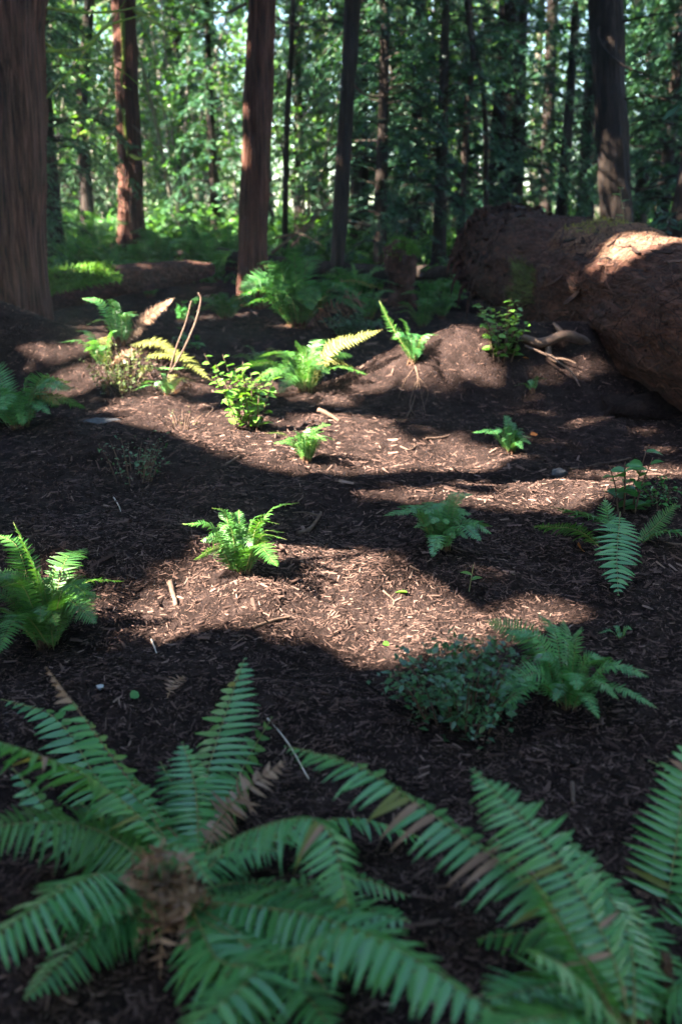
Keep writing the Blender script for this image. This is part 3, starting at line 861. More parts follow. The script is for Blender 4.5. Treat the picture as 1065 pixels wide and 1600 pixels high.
for k, (m_, t_, w_, mt_) in enumerate((((390, 1440, 1.75), (470, 1500, 1.6), .07, 'fern'), ((360, 1470, 1.65), (420, 1580, 1.45), .08, 'fern_far'), ((450, 1430, 1.75), (600, 1480, 1.65), .075, 'fern'), ((400, 1380, 1.85), (520, 1420, 1.8), .06, 'fern_far'),
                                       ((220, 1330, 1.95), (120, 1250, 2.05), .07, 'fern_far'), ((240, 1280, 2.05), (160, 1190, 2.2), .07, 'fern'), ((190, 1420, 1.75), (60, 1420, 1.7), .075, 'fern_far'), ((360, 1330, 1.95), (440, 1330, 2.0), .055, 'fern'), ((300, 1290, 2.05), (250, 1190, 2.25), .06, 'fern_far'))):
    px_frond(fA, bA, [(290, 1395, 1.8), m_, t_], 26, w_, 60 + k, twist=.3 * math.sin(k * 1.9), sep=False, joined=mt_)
for k, (m_, t_, w_) in enumerate((((430, 1500, 1.55), (520, 1610, 1.35), .085), ((520, 1440, 1.6), (700, 1560, 1.4), .085), ((380, 1520, 1.55), (330, 1640, 1.35), .08), ((150, 1460, 1.7), (40, 1560, 1.55), .07), ((470, 1400, 1.8), (640, 1440, 1.7), .07))):
    px_frond(fA, bA, [(290, 1405, 1.78), m_, t_], 30, w_, 130 + k, twist=.2 * math.sin(k * 2.3), sep=False, joined='fern')
for k in range(7):
    a_ = k * 2 * PI / 7; c_ = np.array([255., 1375.])
    px_frond(fA, bA, [(285, 1390, 1.76), (c_[0] + 35 * math.cos(a_), c_[1] + 30 * math.sin(a_) - 12, 1.70), (c_[0] + 52 * math.cos(a_ + .9), c_[1] + 42 * math.sin(a_ + .9), 1.66), (c_[0] + 30 * math.cos(a_ + 2.0), c_[1] + 30 * math.sin(a_ + 2.0), 1.63)], 20, .026, 90 + k, (LMd, 'rachis_dead'), twist=k * 1.3, sep=False, joined='fern_dead', jit=.6, rr=.002)
px_frond(fA, bA, [(330, 1400, 1.8), (470, 1400, 1.95), (580, 1395, 2.02), (680, 1418, 2.08)], 52, .034, 39, (LMd, 'rachis_dead'), twist=.4, sep=False, joined='fern_dead', jit=.4, rr=.0022)
bB = gpx(985, 1625)
fB = empty('sword_fern', bB, 'large fern with long arching fronds beside the big fern with the withered centre', 'fern')
rootstock(fB, .07, 5, .1)
px_frond(fB, bB, [(985, 1600, 1.45), (945, 1470, 1.5), (860, 1330, 1.62), (738, 1202, 1.8)], 40, .085, 21, twist=-.15, lift=.05)
px_frond(fB, bB, [(975, 1600, 1.45), (870, 1420, 1.62), (700, 1290, 1.8), (560, 1200, 1.95), (445, 1165, 2.1)], 46, .085, 22, twist=.15, lift=.05)
px_frond(fB, bB, [(970, 1610, 1.42), (915, 1510, 1.42), (860, 1420, 1.45), (825, 1360, 1.47)], 26, .035, 23, (LM, 'rachis_dead'), twist=1.1, sep=False)
px_frond(fB, bB, [(980, 1620, 1.4), (930, 1560, 1.36), (880, 1510, 1.33), (830, 1490, 1.3)], 22, .07, 24, twist=0, sep=False)
px_frond(fB, bB, [(980, 1620, 1.4), (930, 1530, 1.6), (850, 1460, 1.75), (720, 1470, 1.8)], 28, .07, 25, twist=.1, sep=False, joined='fern_far')
px_frond(fB, bB, [(990, 1620, 1.4), (985, 1480, 1.6), (950, 1400, 1.75), (900, 1350, 1.9)], 28, .07, 26, twist=.2, sep=False)
px_frond(fB, bB, [(985, 1630, 1.4), (900, 1590, 1.3), (800, 1600, 1.2), (700, 1660, 1.1)], 26, .07, 27, twist=.1, sep=False)

bC = gpx(1015, 1560)
for k, (m_, t_, w_, mt_) in enumerate((((900, 1540, 1.5), (760, 1560, 1.4), .08, 'fern'), ((930, 1450, 1.75), (840, 1400, 1.9), .07, 'fern_far'), ((1010, 1480, 1.7), (960, 1380, 1.9), .075, 'fern'), ((880, 1600, 1.35), (780, 1640, 1.25), .08, 'fern_far'), ((960, 1420, 1.8), (880, 1300, 2.0), .07, 'fern'))):
    px_frond(fB, bB, [(985, 1610, 1.45), m_, t_], 30, w_, 150 + k, twist=.2 * math.sin(k * 1.7), sep=False, joined=mt_)
fC = empty('sword_fern', bC, 'fern with a tall pale stalked frond, cut by the frame beside the arching fronds', 'fern')
rootstock(fC, .05, 6, .1)
px_frond(fC, bC, [(1005, 1590, 1.75), (1030, 1470, 1.85), (1052, 1340, 1.95), (1078, 1150, 2.1)], 34, .085, 41, twist=.25, s0=.14)
px_frond(fC, bC, [(1040, 1600, 1.7), (1070, 1500, 1.75), (1110, 1430, 1.8), (1170, 1360, 1.85)], 26, .085, 42, twist=.3, sep=False)
px_frond(fC, bC, [(1010, 1610, 1.6), (1030, 1560, 1.55), (1080, 1540, 1.5), (1150, 1570, 1.45)], 22, .075, 43, twist=.3, sep=False)
px_frond(fC, bC, [(1075, 1560, 1.7), (1085, 1330, 2.1), (1065, 1220, 2.25), (1012, 1188, 2.3)], 28, .07, 44, twist=.5, sep=False, joined='fern_young')

# --- mid-ground ferns
e, b = fern('bright green upright young fern on the sunlit mulch bank', 376, 896, .42, 22, 51, (.2, .75), (.35, 1.0), 36, 'fern_young', wfac=.145, lo=False)
gap_disc(b + [0, 0, .18], .27, 0)
e, b = fern('tall bushy fern with one sunlit upright frond, by the lower sunlit bank', 75, 1008, .53, 22, 52, (.3, .95), (.25, .95), 40, 'fern_young', wfac=.13, lo=False)
gap_disc(b + [.02, 0, .40], .12, 0)
P = np.array([b, b + [-.02, .02, .25], b + [-.10, .05, .47]]); frond(e, b, list(P), 30, .07, np.random.default_rng(5), M['fern_young'], M['rachis'], .6, False)
fern('compact low dark fern spreading flat on shaded mulch near the hollow', 690, 858, .35, 28, 53, (.4, 1.0), (.25, .95), 36, 'fern', wfac=.13, lo=False)
fern('blue green fern growing next to the small leaved bush', 885, 1104, .345, 18, 54, (.5, 1.05), (.15, .9), 36, 'fern', wfac=.14, lo=False)
e, b = fern('low spreading fern at the foot of the leftmost mulch mound', 28, 668, .70, 22, 55, (.6, 1.1), (.1, .7), 36, 'fern', old=2)
e, b = fern('fern with a bare fringe on the mound, beneath a brown frond', 196, 540, .50, 9, 56, (.3, .7), (.5, 1.0), 24, 'fern', old=1, base=(-1.86, 8.5, float(hgt(-1.86, 8.5))))
gap_disc(at(250, 530, b[1]), .55, 0)
for pts, nn_, w, mt, rm, tw in (([(190, 545, b[1]), (225, 500, b[1]), (272, 466, b[1])], 32, .085, 'fern_dead', 'rachis_dead', .9),
                                ([(195, 540, b[1]), (245, 535, b[1] - .1), (285, 560, b[1] - .2)], 26, .075, 'fern_old', 'rachis', .5),
                                ([(200, 560, b[1]), (275, 555, b[1] - .2), (330, 595, b[1] - .4)], 30, .085, 'fern_old', 'rachis', .3),
                                ([(200, 560, b[1]), (250, 575, b[1] - .2), (300, 575, b[1] - .3)], 24, .08, 'fern', 'rachis', .0)):
    frond(e, b, [at(*p) for p in pts], nn_, w, np.random.default_rng(int(pts[2][0])), M[mt], M[rm], tw, True, rr=.004)
e, b = fern('wide fern glowing in sun in the hollow behind the yellow green salal', 478, 612, .72, 20, 57, (.6, 1.1), (.1, .8), 38, 'fern_young', old=2)
gap_disc(b + [0, 0, .28], .35, 0)
frond(e, b, [b + [0, 0, .02], at(520, 545, b[1]), at(597, 515, b[1])], 30, .09, np.random.default_rng(3), M['fern_old'], M['rachis_dead'], .6, True, rr=.005)
e, b = fern('upright fern on the mound crest above dangling roots', 645, 568, .42, 9, 58, (.35, .95), (.3, 1.0), 34, 'fern', old=1)
gap_disc(b + [0, 0, .3], .3, .0)
frond(e, b, [b + [0, 0, .02], at(618, 520, b[1]), at(592, 470, b[1])], 30, .08, np.random.default_rng(4), M['fern_young'], M['rachis'], .5, True, rr=.005)
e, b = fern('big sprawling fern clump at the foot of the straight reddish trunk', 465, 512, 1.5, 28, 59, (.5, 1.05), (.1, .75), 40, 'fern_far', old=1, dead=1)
gap_disc(b + [-.35, 0, .5], .32, 0)
fern('small feathery fern on the open slope below the fallen log', 796, 706, .28, 22, 60, (.35, .95), (.4, 1.0), 30, 'fern')
e, b = fern('small fern with dark base in the bright sunlit hollow', 478, 722, .32, 16, 61, (.35, 1.0), (.2, 1.0), 30, 'fern_young')
gap_disc(b + [0, 0, .15], .2, 0)

# fern with fronds lying over the right side slope
bF = gpx(985, 850)
fF = empty('sword_fern', bF, 'sparse fern with one broad bluish frond pointing downhill, below the dark salal', 'fern')
rootstock(fF, .035, 8)
y7 = bF[1]
for k, (pts, nn_, w, mt, tw) in enumerate((([(985, 845, y7), (950, 815, y7 + .05), (862, 792, y7)], 30, .095, 'fern', .2),
                                           ([(940, 858, y7 - .1), (900, 828, y7 - .1), (832, 822, y7 - .15)], 28, .07, 'fern_young', .7),
                                           ([(985, 845, y7), (955, 835, y7 - .05), (945, 780, y7)], 24, .08, 'fern', .3),
                                           ([(968, 800, y7 - .05), (963, 870, y7 - .42), (965, 930, y7 - .62)], 22, .098, 'fern', 0),
                                           ([(985, 925, y7 - .5), (1000, 945, y7 - .55), (1003, 990, y7 - .62)], 22, .085, 'fern', .1),
                                           ([(990, 850, y7), (1020, 825, y7), (1056, 786, y7)], 24, .05, 'fern_young', .6),
                                           ([(1000, 850, y7), (1035, 830, y7 - .05), (1100, 842, y7 - .1)], 26, .085, 'fern', -.2))):
    frond(fF, bF, [at(*p) for p in pts], nn_, w, np.random.default_rng(70 + k), M[mt], M['rachis'], tw, False)
fern('tiny single frond fern by the exposed root on the mound', 832, 612, .20, 4, 62, (.5, 1.0), (.4, .9), 14, 'fern', fname='fern_seedling')
fern('tiny fern sprig beside the blue green fern', 968, 998, .10, 4, 63, (.6, 1.0), (.2, .5), 14, 'fern', fname='fern_seedling')

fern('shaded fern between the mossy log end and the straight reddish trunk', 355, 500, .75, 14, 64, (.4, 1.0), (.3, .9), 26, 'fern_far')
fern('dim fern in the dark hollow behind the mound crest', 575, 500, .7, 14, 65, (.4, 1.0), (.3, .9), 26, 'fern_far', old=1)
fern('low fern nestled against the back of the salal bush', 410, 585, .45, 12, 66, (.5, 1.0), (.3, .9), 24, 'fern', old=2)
fern('ragged fern tangled in the olive shrub on the mound', 165, 575, .42, 10, 67, (.4, 1.0), (.4, .9), 24, 'fern', old=2, dead=2)
fern('small fern low on the left bank edge above the flat rock', 262, 618, .34, 9, 68, (.5, 1.0), (.2, .7), 22, 'fern', old=2, dead=1)
fern('fern with drooping fronds under the root end of the log', 712, 470, .8, 13, 69, (.5, 1.0), (.3, .8), 26, 'fern_far')
# --- background ferns: copies of three prototypes
protos = []
for s in range(3):
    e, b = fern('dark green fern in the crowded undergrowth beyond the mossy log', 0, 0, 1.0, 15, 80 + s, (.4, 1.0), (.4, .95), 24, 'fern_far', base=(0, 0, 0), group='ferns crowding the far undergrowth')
    protos.append(e)
rng = np.random.default_rng(17)
spots = [(80, 395, 16.8), (215, 390, 18.8), (175, 392, 17.4), (320, 388, 18.6), (285, 392, 17.6), (110, 372, 18.2), (140, 372, 21), (190, 366, 23), (310, 366, 21), (350, 372, 20), (255, 360, 24), (230, 392, 16.6), (360, 385, 19), (75, 350, 23), (95, 400, 15.5), (150, 395, 18), (120, 380, 19.5), (250, 385, 18.5), (300, 375, 19.5), (335, 380, 17.8), (270, 370, 22), (165, 365, 22.5), (235, 372, 20.5), (340, 355, 24), (90, 360, 21), (200, 380, 17.0),
         (450, 385, 19), (560, 425, 15.6), (545, 400, 17.2), (595, 390, 18.5), (690, 450, 14.2), (672, 420, 15.5), (660, 470, 13.2), (705, 400, 17), (640, 380, 20), (580, 365, 22), (700, 370, 21), (480, 370, 22), (410, 365, 24), (130, 350, 25), (300, 352, 27), (620, 355, 25), (520, 360, 25.5)]
for k, (px, py, Yd) in enumerate(spots):
    p = at(px, py, Yd)
    o = protos[k % 3] if k < 3 else copy_tree(protos[k % 3])
    o.location = (p[0], p[1], float(hgt(p[0], p[1])))
    o.rotation_euler = (0, 0, rng.uniform(0, 6.3)); s_ = rng.uniform(.65, 1.15) * (.7 if Yd < 15.6 else 1.0); o.scale = (s_,) * 3
    if px > 420:
        o['label'] = 'dark green fern in deep shade between the slim trunk and the log root end'
        o['group'] = 'ferns shaded near the stump'

# ------------------------------------------------------------------ broadleaf shrubs
def oval_leaf(mat, curl=.15, ptip=.8):
    st = np.array([0, .15, .45, .75, 1.0]); sw = np.array([.04, .26, .36, .24, .01])
    n = 5; V = np.zeros((n, 3, 3)); V[:, :, 0] = st[:, None]
    V[:, 0, 1] = sw; V[:, 2, 1] = -sw
    V[:, :, 2] = (-curl * st ** 2)[:, None]; V[:, 0, 2] += sw * .35; V[:, 2, 2] += sw * .35
    i = np.arange(n - 1)[:, None]; j = np.arange(2)[None]
    F = np.stack([i * 3 + j, i * 3 + j + 1, (i + 1) * 3 + j + 1, (i + 1) * 3 + j], -1).reshape(-1, 4)
    return MB().add(V.reshape(-1, 3), F).mesh('leaf', mat, True)
SAL = [oval_leaf(M['salal'], c) for c in (.05, .15, .3)]
SALD = [oval_leaf(M['salal_dark'], c) for c in (.05, .15, .3)]

def put_leaf(parent, me, p, d, n, l):
    d = nrm(d); n = nrm(n - d * (n @ d)); s = np.cross(n, d)
    o = link('leaf', me, parent)
    m = Matrix.Identity(4)
    for r_ in range(3):
        m[r_][0] = d[r_] * l; m[r_][1] = s[r_] * l; m[r_][2] = n[r_] * l; m[r_][3] = p[r_]
    o.matrix_local = m

def salal(label, px, py, stems, hts, rad, nleaf, ll, seed, meshes, lean=(0, 0)):
    b = gpx(px, py)
    e = empty('salal_shrub', b, label, 'shrub')
    rng = np.random.default_rng(seed)
    for k in range(stems):
        az = 2 * PI * (k + rng.random() * .6) / stems
        h = np.array([math.cos(az), math.sin(az), 0]) * rad * rng.uniform(.3, 1) + np.array([lean[0], lean[1], 0])
        H = hts * rng.uniform(.6, 1.05)
        P = smooth_path([h * .35 + [0, 0, -.03], h * .6 + [0, 0, H * .5], h + [0, 0, H]], 14)
        q = MB(); tube(q, P, np.linspace(.006, .002, 14), 5); q.obj('stem', M['twig_dark'], e, True)
        m = nleaf // stems
        for j in range(m):
            t = .12 + .88 * (j + rng.random() * .5) / m
            i = min(int(t * 13), 12); p = P[i] + (P[i + 1] - P[i]) * (t * 13 - i)
            a2 = j * 2.4 + rng.uniform(-.5, .5)
            d = np.array([math.cos(a2), math.sin(a2), rng.uniform(-.2, .6)])
            put_leaf(e, meshes[rng.integers(3)], p, d, np.array([0, 0, 1.0]) + rng.normal(0, .35, 3) + .3 * S, ll * rng.uniform(.65, 1.15) * (1 - .3 * t))
    return e, b

e, b = salal('sunlit yellow green salal bush at the edge of the bright hollow', 395, 670, 13, .52, .24, 190, .085, 1, SAL, (-.08, 0))
gap_disc(b + [-.05, 0, .35], .33, 0)
e, b = salal('green salal clump growing on the mound in front of the fallen log', 785, 560, 11, .50, .24, 150, .085, 2, SAL)
gap_disc(b + [0, 0, .28], .3, .2)
salal('dark green salal with broad upright leaves above the sparse bluish fern', 978, 800, 5, .34, .16, 34, .10, 3, SALD)

def tiny_shrub(label, px, py, H, R, nst, nlf, ll, seed, mat, name='huckleberry_bush'):
    b = gpx(px, py)
    e = empty(name, b, label, 'shrub')
    rng = np.random.default_rng(seed)
    fb = MB()
    for k in range(nst):
        az = rng.uniform(0, 2 * PI); h = np.array([math.cos(az), math.sin(az), 0]) * R * math.sqrt(rng.random())
        Hh = H * rng.uniform(.5, 1.05) * (1 - .35 * np.linalg.norm(h) / R)
        P = smooth_path([h * .45 + [0, 0, -.03], h * .7 + [0, 0, Hh * .55], h + [0, 0, Hh]], 10)
        q = MB(); tube(q, P, np.linspace(.0045, .0012, 10), 4); q.obj('stem', M['twig_dark'], e, True)
        m = nlf // nst
        i = rng.uniform(1.0, 8.99, m); i0 = i.astype(int); f = (i - i0)[:, None]
        p = P[i0] * (1 - f) + P[i0 + 1] * f + rng.normal(0, .022, (m, 3))
        leaves(fb, p, rng.normal(0, 1, (m, 3)) * [1, 1, .4] + [0, 0, .1], rng.normal(0, .4, (m, 3)) + [0, 0, 1], (sz_ := ll * rng.uniform(.4, 1.35, m)), sz_ * .6 * rng.uniform(.7, 1.1, m), fold=.2)
    tag(fb.obj('foliage', mat, e), kind='stuff')
    return e, b
tiny_shrub('dense small leaved bluish green bush next to the blue green fern', 725, 1125,   .29, .26, 32, 1300, .030, 11, M['huckle'])
tiny_shrub('sparse low twiggy shrub with small leaves on shaded mulch beneath the mound', 208, 752, .33, .22, 20, 240, .028, 12, M['huckle'])
e, b = tiny_shrub('olive dusty shrub tucked under the mound fern with the brown frond', 190, 610, .42, .30, 26, 620, .035, 13, M['huckle_olive'])
gap_disc(b + [.05, 0, .2], .22, .3)
tiny_shrub('low sprawling leafy shrub under the big sprawling fern clump', 545, 520, .30, .5, 24, 700, .06, 14, M['huckle'])
tiny_shrub('small leafy seedling in the dark hollow beyond the mound', 290, 500, .35, .2, 7, 60, .09, 15, M['salal_dark'], 'seedling')
tiny_shrub('low leafy seedling with round leaves at the dark hollow floor', 300, 545, .28, .2, 8, 70, .08, 16, M['salal_dark'], 'seedling')
tiny_shrub('round leaved seedling at the end of the mossy log', 322, 440, .4, .25, 8, 80, .11, 19, M['salal_dark'], 'seedling')
tiny_shrub('wiry little twig shrub at the upper edge of the bright hollow', 285, 668, .16, .2, 14, 40, .015, 17, M['huckle_olive'], 'twig_shrub')
tiny_shrub('little green shrub peeping out beside the dark salal', 1035, 790, .12, .12, 8, 120, .03, 18, M['salal_dark'])

# ------------------------------------------------------------------ fallen logs and stump
def log_noise(seed, k=1.0):
    def f(i, th):
        c, s_ = np.cos(th), np.sin(th); z = i * np.ones_like(th) * k
        a = .08 * vn3(c * 1.2, s_ * 1.2, z * .06, seed) + .06 * vn3(c * 3, s_ * 3, z * .09, seed + 1)
        a = a + .05 * vn3(c * 7, s_ * 7, z * .16, seed + 2) - .05 * np.abs(vn3(c * 4.5, s_ * 4.5, z * .10, seed + 3)) + .022 * vn3(c * 16, s_ * 16, z * .4, seed + 4)
        return 1.02 + a
    return f
def log_thing(name, label, path, rad, mat, seed, seg=130, n=260, k=.65):
    b = np.array(path[0], float); b[2] = float(hgt(b[0], b[1]))
    e = empty(name, b, label, 'log')
    P = smooth_path(path, n)
    r = np.interp(np.linspace(0, 1, n), np.linspace(0, 1, len(rad)), rad)
    q = MB(); tube(q, P - b, r, seg, log_noise(seed, k)); q.obj('log_body', mat, e, True)
    return e, b, P, r

def surf_pts(P, r, n, rng, a0, a1, s0=0, s1=1, noise=None):
    """random points on the upper side of a log; angle measured from straight up, positive towards the left of travel"""
    T, B, N = frames(P)
    i = rng.uniform(s0, s1, n) * (len(P) - 1.001); i0 = i.astype(int)
    a = rng.uniform(a0, a1, n)
    d = N[i0] * np.cos(a)[:, None] + B[i0] * np.sin(a)[:, None]
    rr = r[i0]
    if noise is not None:
        rr = rr * noise(i, np.arctan2(np.cos(a), np.sin(a)))
    return P[i0] + T[i0] * (i - i0)[:, None] * np.linalg.norm(P[1] - P[0]) + d * rr[:, None], d, T[i0], i / len(P)

la = at(1070, 505, 7.9); lz = at(797, 404, 13.6)
dl = la - lz
path = [la + dl * .55 + [0, 0, -.02], la, la * .55 + lz * .45, lz, lz - dl * .02]
seed_log = 61
elog, blog, PL, rL = log_thing('fallen_log', 'huge decaying reddish brown fallen log with a sunlit patch on top', path, [.56, .575, .59, .61, .61, .60, .62, .66, .60], M['log'], seed_log)
rng = np.random.default_rng(5)
nzL = log_noise(seed_log, .65)
for nm, cnt, rngA, sz, s0, s1 in (('bark_litter', 9000, (-2.2, 1.6), (.045, .009), 0, 1), ('bark_litter', 2600, (-1.6, 1.3), (.12, .03), .62, 1)):
    Pp, d, T, _ = surf_pts(PL, rL, cnt, rng, *rngA, s0, s1, nzL)
    q = MB(); L = sz[0] * np.exp(rng.normal(0, .45, cnt)); 
    t = nrm(T * rng.normal(0, 1, (cnt, 1)) + np.cross(T, d) * rng.normal(0, 1, (cnt, 1)) + d * rng.normal(0, .25, (cnt, 1)))
    bb = nrm(np.cross(d, t)); u = np.cross(t, bb)
    C = Pp - blog + d * rng.uniform(-.004, .012, (cnt, 1)); w = sz[1] * rng.uniform(.6, 1.5, cnt)
    V = np.stack([C - t * L[:, None] * .5 - bb * w[:, None] * .5, C - t * L[:, None] * .5 + bb * w[:, None] * .5, C + bb * w[:, None] * .6 + u * w[:, None] * .5, C + t * L[:, None] * .5 + u * w[:, None] * .4, C - bb * w[:, None] * .6 + u * w[:, None] * .3], 1)
    q.add(V.reshape(-1, 3), (np.arange(cnt)[:, None] * 5 + np.array([[0, 1, 2, 4]])).reshape(-1, 4)); 
    q.add(V.reshape(-1, 3), (np.arange(cnt)[:, None] * 5 + np.array([[4, 2, 3]])).reshape(-1, 3))
    tag(q.obj(nm, M['logflake'], elog), kind='stuff')
# long fibres of bark running along the log
def strands(name, cnt, a0, a1, s0, s1, l0, l1, w0, w1, mat, lift=.012):
    Tn, Bn, Nn_ = frames(PL)
    step = np.linalg.norm(PL[101] - PL[100])
    i = rng.uniform(s0, s1, cnt) * (len(PL) - 1.01); a = rng.uniform(a0, a1, cnt); L = rng.uniform(l0, l1, cnt) / step
    dr = rng.normal(0, .10, cnt); bow = rng.normal(0, .05, cnt); w = rng.uniform(w0, w1, cnt); ph = rng.uniform(.3, 1.6, cnt)
    rows = []
    for t in np.linspace(-.5, .5, 5):
        ii = np.clip(i + t * L, 0, len(PL) - 1.01); i0 = ii.astype(int); f = (ii - i0)[:, None]
        aa = a + dr * t * 2 + bow * (4 * t * t)
        d = Nn_[i0] * np.cos(aa)[:, None] + Bn[i0] * np.sin(aa)[:, None]
        rr = rL[i0] * nzL(ii, np.arctan2(np.cos(aa), np.sin(aa)))
        c = PL[i0] * (1 - f) + PL[i0 + 1] * f + d * (rr + lift * (.3 + 2.2 * t * t * ph))[:, None]
        sd = nrm(np.cross(Tn[i0], d)) * (w * (1 - 1.5 * t * t))[:, None]
        rows.append(np.stack([c - sd, c + d * w[:, None] * .5, c + sd], 1))
    V = np.stack(rows, 1) - blog
    k5 = np.arange(4)[:, None]; j2 = np.arange(2)[None]
    f4 = np.stack([k5 * 3 + j2, k5 * 3 + j2 + 1, (k5 + 1) * 3 + j2 + 1, (k5 + 1) * 3 + j2], -1).reshape(-1, 4)
    q = MB().add(V.reshape(-1, 3), (np.arange(cnt)[:, None, None] * 15 + f4[None]).reshape(-1, 4))
    tag(q.obj(name, mat, elog), kind='stuff')
strands('bark_fibres', 2200, -2.2, 1.5, .05, .97, .10, .45, .003, .010, M['logflake'])
strands('root_fibres', 900, -2.6, 1.6, .80, 1.0, .08, .3, .006, .02, M['chip'], .05)
strands('dry_litter', 2200, -.75, .5, .28, .50, .03, .10, .002, .005, M['fern_dead'], .01)  # dry litter, kept pale and laid here to brighten the log's sunlit highlight
# loose bark plates
for k in range(40):
    Pp, d, T, s_ = surf_pts(PL, rL, 1, rng, -2.0, 1.1, .15, 1.0, nzL)
    p, d, t = Pp[0], d[0], T[0]
    q = MB(); L = rng.uniform(.14, .45); w = rng.uniform(.015, .05)
    side = np.cross(d, t); a = rng.normal(0, .3); t2 = nrm(t * math.cos(a) + side * math.sin(a)); s2 = np.cross(d, t2)
    xs = np.linspace(-.5, .5, 5)
    top = np.array([[p - blog + t2 * L * x_ + s2 * w * y_ * (1 - 1.2 * x_ * x_) + d * (.015 + .03 * x_ * x_ + rng.normal(0, .003)) for y_ in (-.5, 0, .5)] for x_ in xs])
    i = np.arange(4)[:, None]; j = np.arange(2)[None]
    Fq = np.stack([i * 3 + j, i * 3 + j + 1, (i + 1) * 3 + j + 1, (i + 1) * 3 + j], -1).reshape(-1, 4)
    bot = top - d * .012
    q.add(np.vstack([top.reshape(-1, 3), bot.reshape(-1, 3)]), np.vstack([Fq, Fq[:, ::-1] + 15, [[i_ * 3 + c, (i_ + 1) * 3 + c, (i_ + 1) * 3 + c + 15, i_ * 3 + c + 15] for i_ in range(4) for c in (0, 2)]]))
    q.obj('bark_plate', M['logflake'], elog)
# root stubs and hanging rootlets at the far end, soil under it
for k in range(44):
    a = rng.uniform(-2.8, 2.4)
    T, B, N = frames(PL)
    i = int(rng.uniform(.88, .995) * len(PL))
    d = N[i] * math.cos(a) + B[i] * math.sin(a)
    p = PL[i] + d * rL[i] * .9
    Lr = rng.uniform(.12, .42)
    Q = smooth_path([p, p + d * Lr * .5 + T[i] * .1, p + d * Lr * .7 + T[i] * .2 - [0, 0, Lr * .5]], 8)
    q = MB(); tube(q, Q - blog, np.linspace(rng.uniform(.02, .06), .006, 8), 6, rough_noise(k, .3, 1.2, .5)); q.obj('root', M['log'], elog, True)
for k in range(30):
    Pp, d, T, _ = surf_pts(PL, rL, 1, rng, -2.6, -1.5, .25, 1.0, nzL)
    p = Pp[0]; Lr = rng.uniform(.12, .4)
    Q = smooth_path([p, p + d[0] * .05 - [0, 0, Lr * .5], p + d[0] * .02 + rng.normal(0, .05, 3) - [0, 0, Lr]], 7)
    q = MB(); tube(q, Q - blog, np.linspace(.004, .0015, 7), 4); q.obj('rootlet', M['twig'], elog)
# wispy grass and moss on the log side and top
Pg, dg, Tg, sg_ = surf_pts(PL, rL, 1400, rng, -1.85, -1.25, .46, .55, nzL)
kk = ((sg_ - .505) / .04) ** 2 + rng.normal(0, .3, 1400) < .5
kk = np.where(kk)[0][:500]; Pg, dg = np.resize(Pg[kk], (700, 3)), np.resize(dg[kk], (700, 3))
q = MB(); leaves(q, Pg - blog, dg + rng.normal(0, .5, (700, 3)) + [0, 0, .3], rng.normal(0, 1, (700, 3)), rng.uniform(.05, .16, 700), .006); tag(q.obj('moss', M['huckle_olive'], elog), kind='stuff')
Pg, dg, Tg, _ = surf_pts(PL, rL, 900, rng, -.5, .5, .40, .50, nzL)
q = MB(); leaves(q, Pg - blog, dg + rng.normal(0, .6, (900, 3)), rng.normal(0, 1, (900, 3)), rng.uniform(.02, .06, 900), .007); tag(q.obj('moss', M['fern_old'], elog), kind='stuff')
# light on the log
u_ = at(1015, 398, 8.5); gap_disc(u_, .40, 0, .24)
gap_disc(at(880, 450, 9.9), .25, .55); gap_disc(at(940, 440, 8.8), .2, .5)

# soil and rotten wood heaped beneath the log
def clod(name, label, p, r, seed, mat, cat, parent=None, sq=(1, 1, .8), amp=.28):
    n1, n2 = 14, 20
    th = np.linspace(0, PI, n1)[:, None]; ph = np.linspace(0, 2 * PI, n2, endpoint=False)[None]
    d = np.stack([np.sin(th) * np.cos(ph), np.sin(th) * np.sin(ph), np.cos(th) * np.ones_like(ph)], -1)
    rr = r * (1 + amp * vn3(d[..., 0] * 1.6, d[..., 1] * 1.6, d[..., 2] * 1.6, seed) + .14 * vn3(d[..., 0] * 4, d[..., 1] * 4, d[..., 2] * 4, seed + 1))
    V = d * rr[..., None] * np.array(sq)
    i = np.arange(n1 - 1)[:, None]; j = np.arange(n2)[None]
    F = np.stack([i * n2 + j, (i + 1) * n2 + j, (i + 1) * n2 + (j + 1) % n2, i * n2 + (j + 1) % n2], -1).reshape(-1, 4)
    q = MB().add(V.reshape(-1, 3), F)
    o = q.obj(name, mat, parent, True); o.location = tuple(p)
    if label: tag(o, label, cat)
    return o
clod('rotten_wood_chunk', 'crumbling chunk of rotten wood wedged under the fallen log', gpx(1030, 655) + [0, .2, -.04], .24, 3, M['ground'], 'wood chunk', sq=(1.5, 1, .7), amp=.7)
clod('rotten_wood_chunk', 'rotten wood lump beneath the log beside the dark gap', gpx(935, 590) + [0, .25, -.04], .22, 4, M['ground'], 'wood chunk', sq=(1.5, 1, .7), amp=.7)
clod('soil_clod', 'rough soil lump below the overhanging log end', gpx(715, 490) + [.25, .5, .05], .42, 5, M['ground'], 'soil', amp=.6)

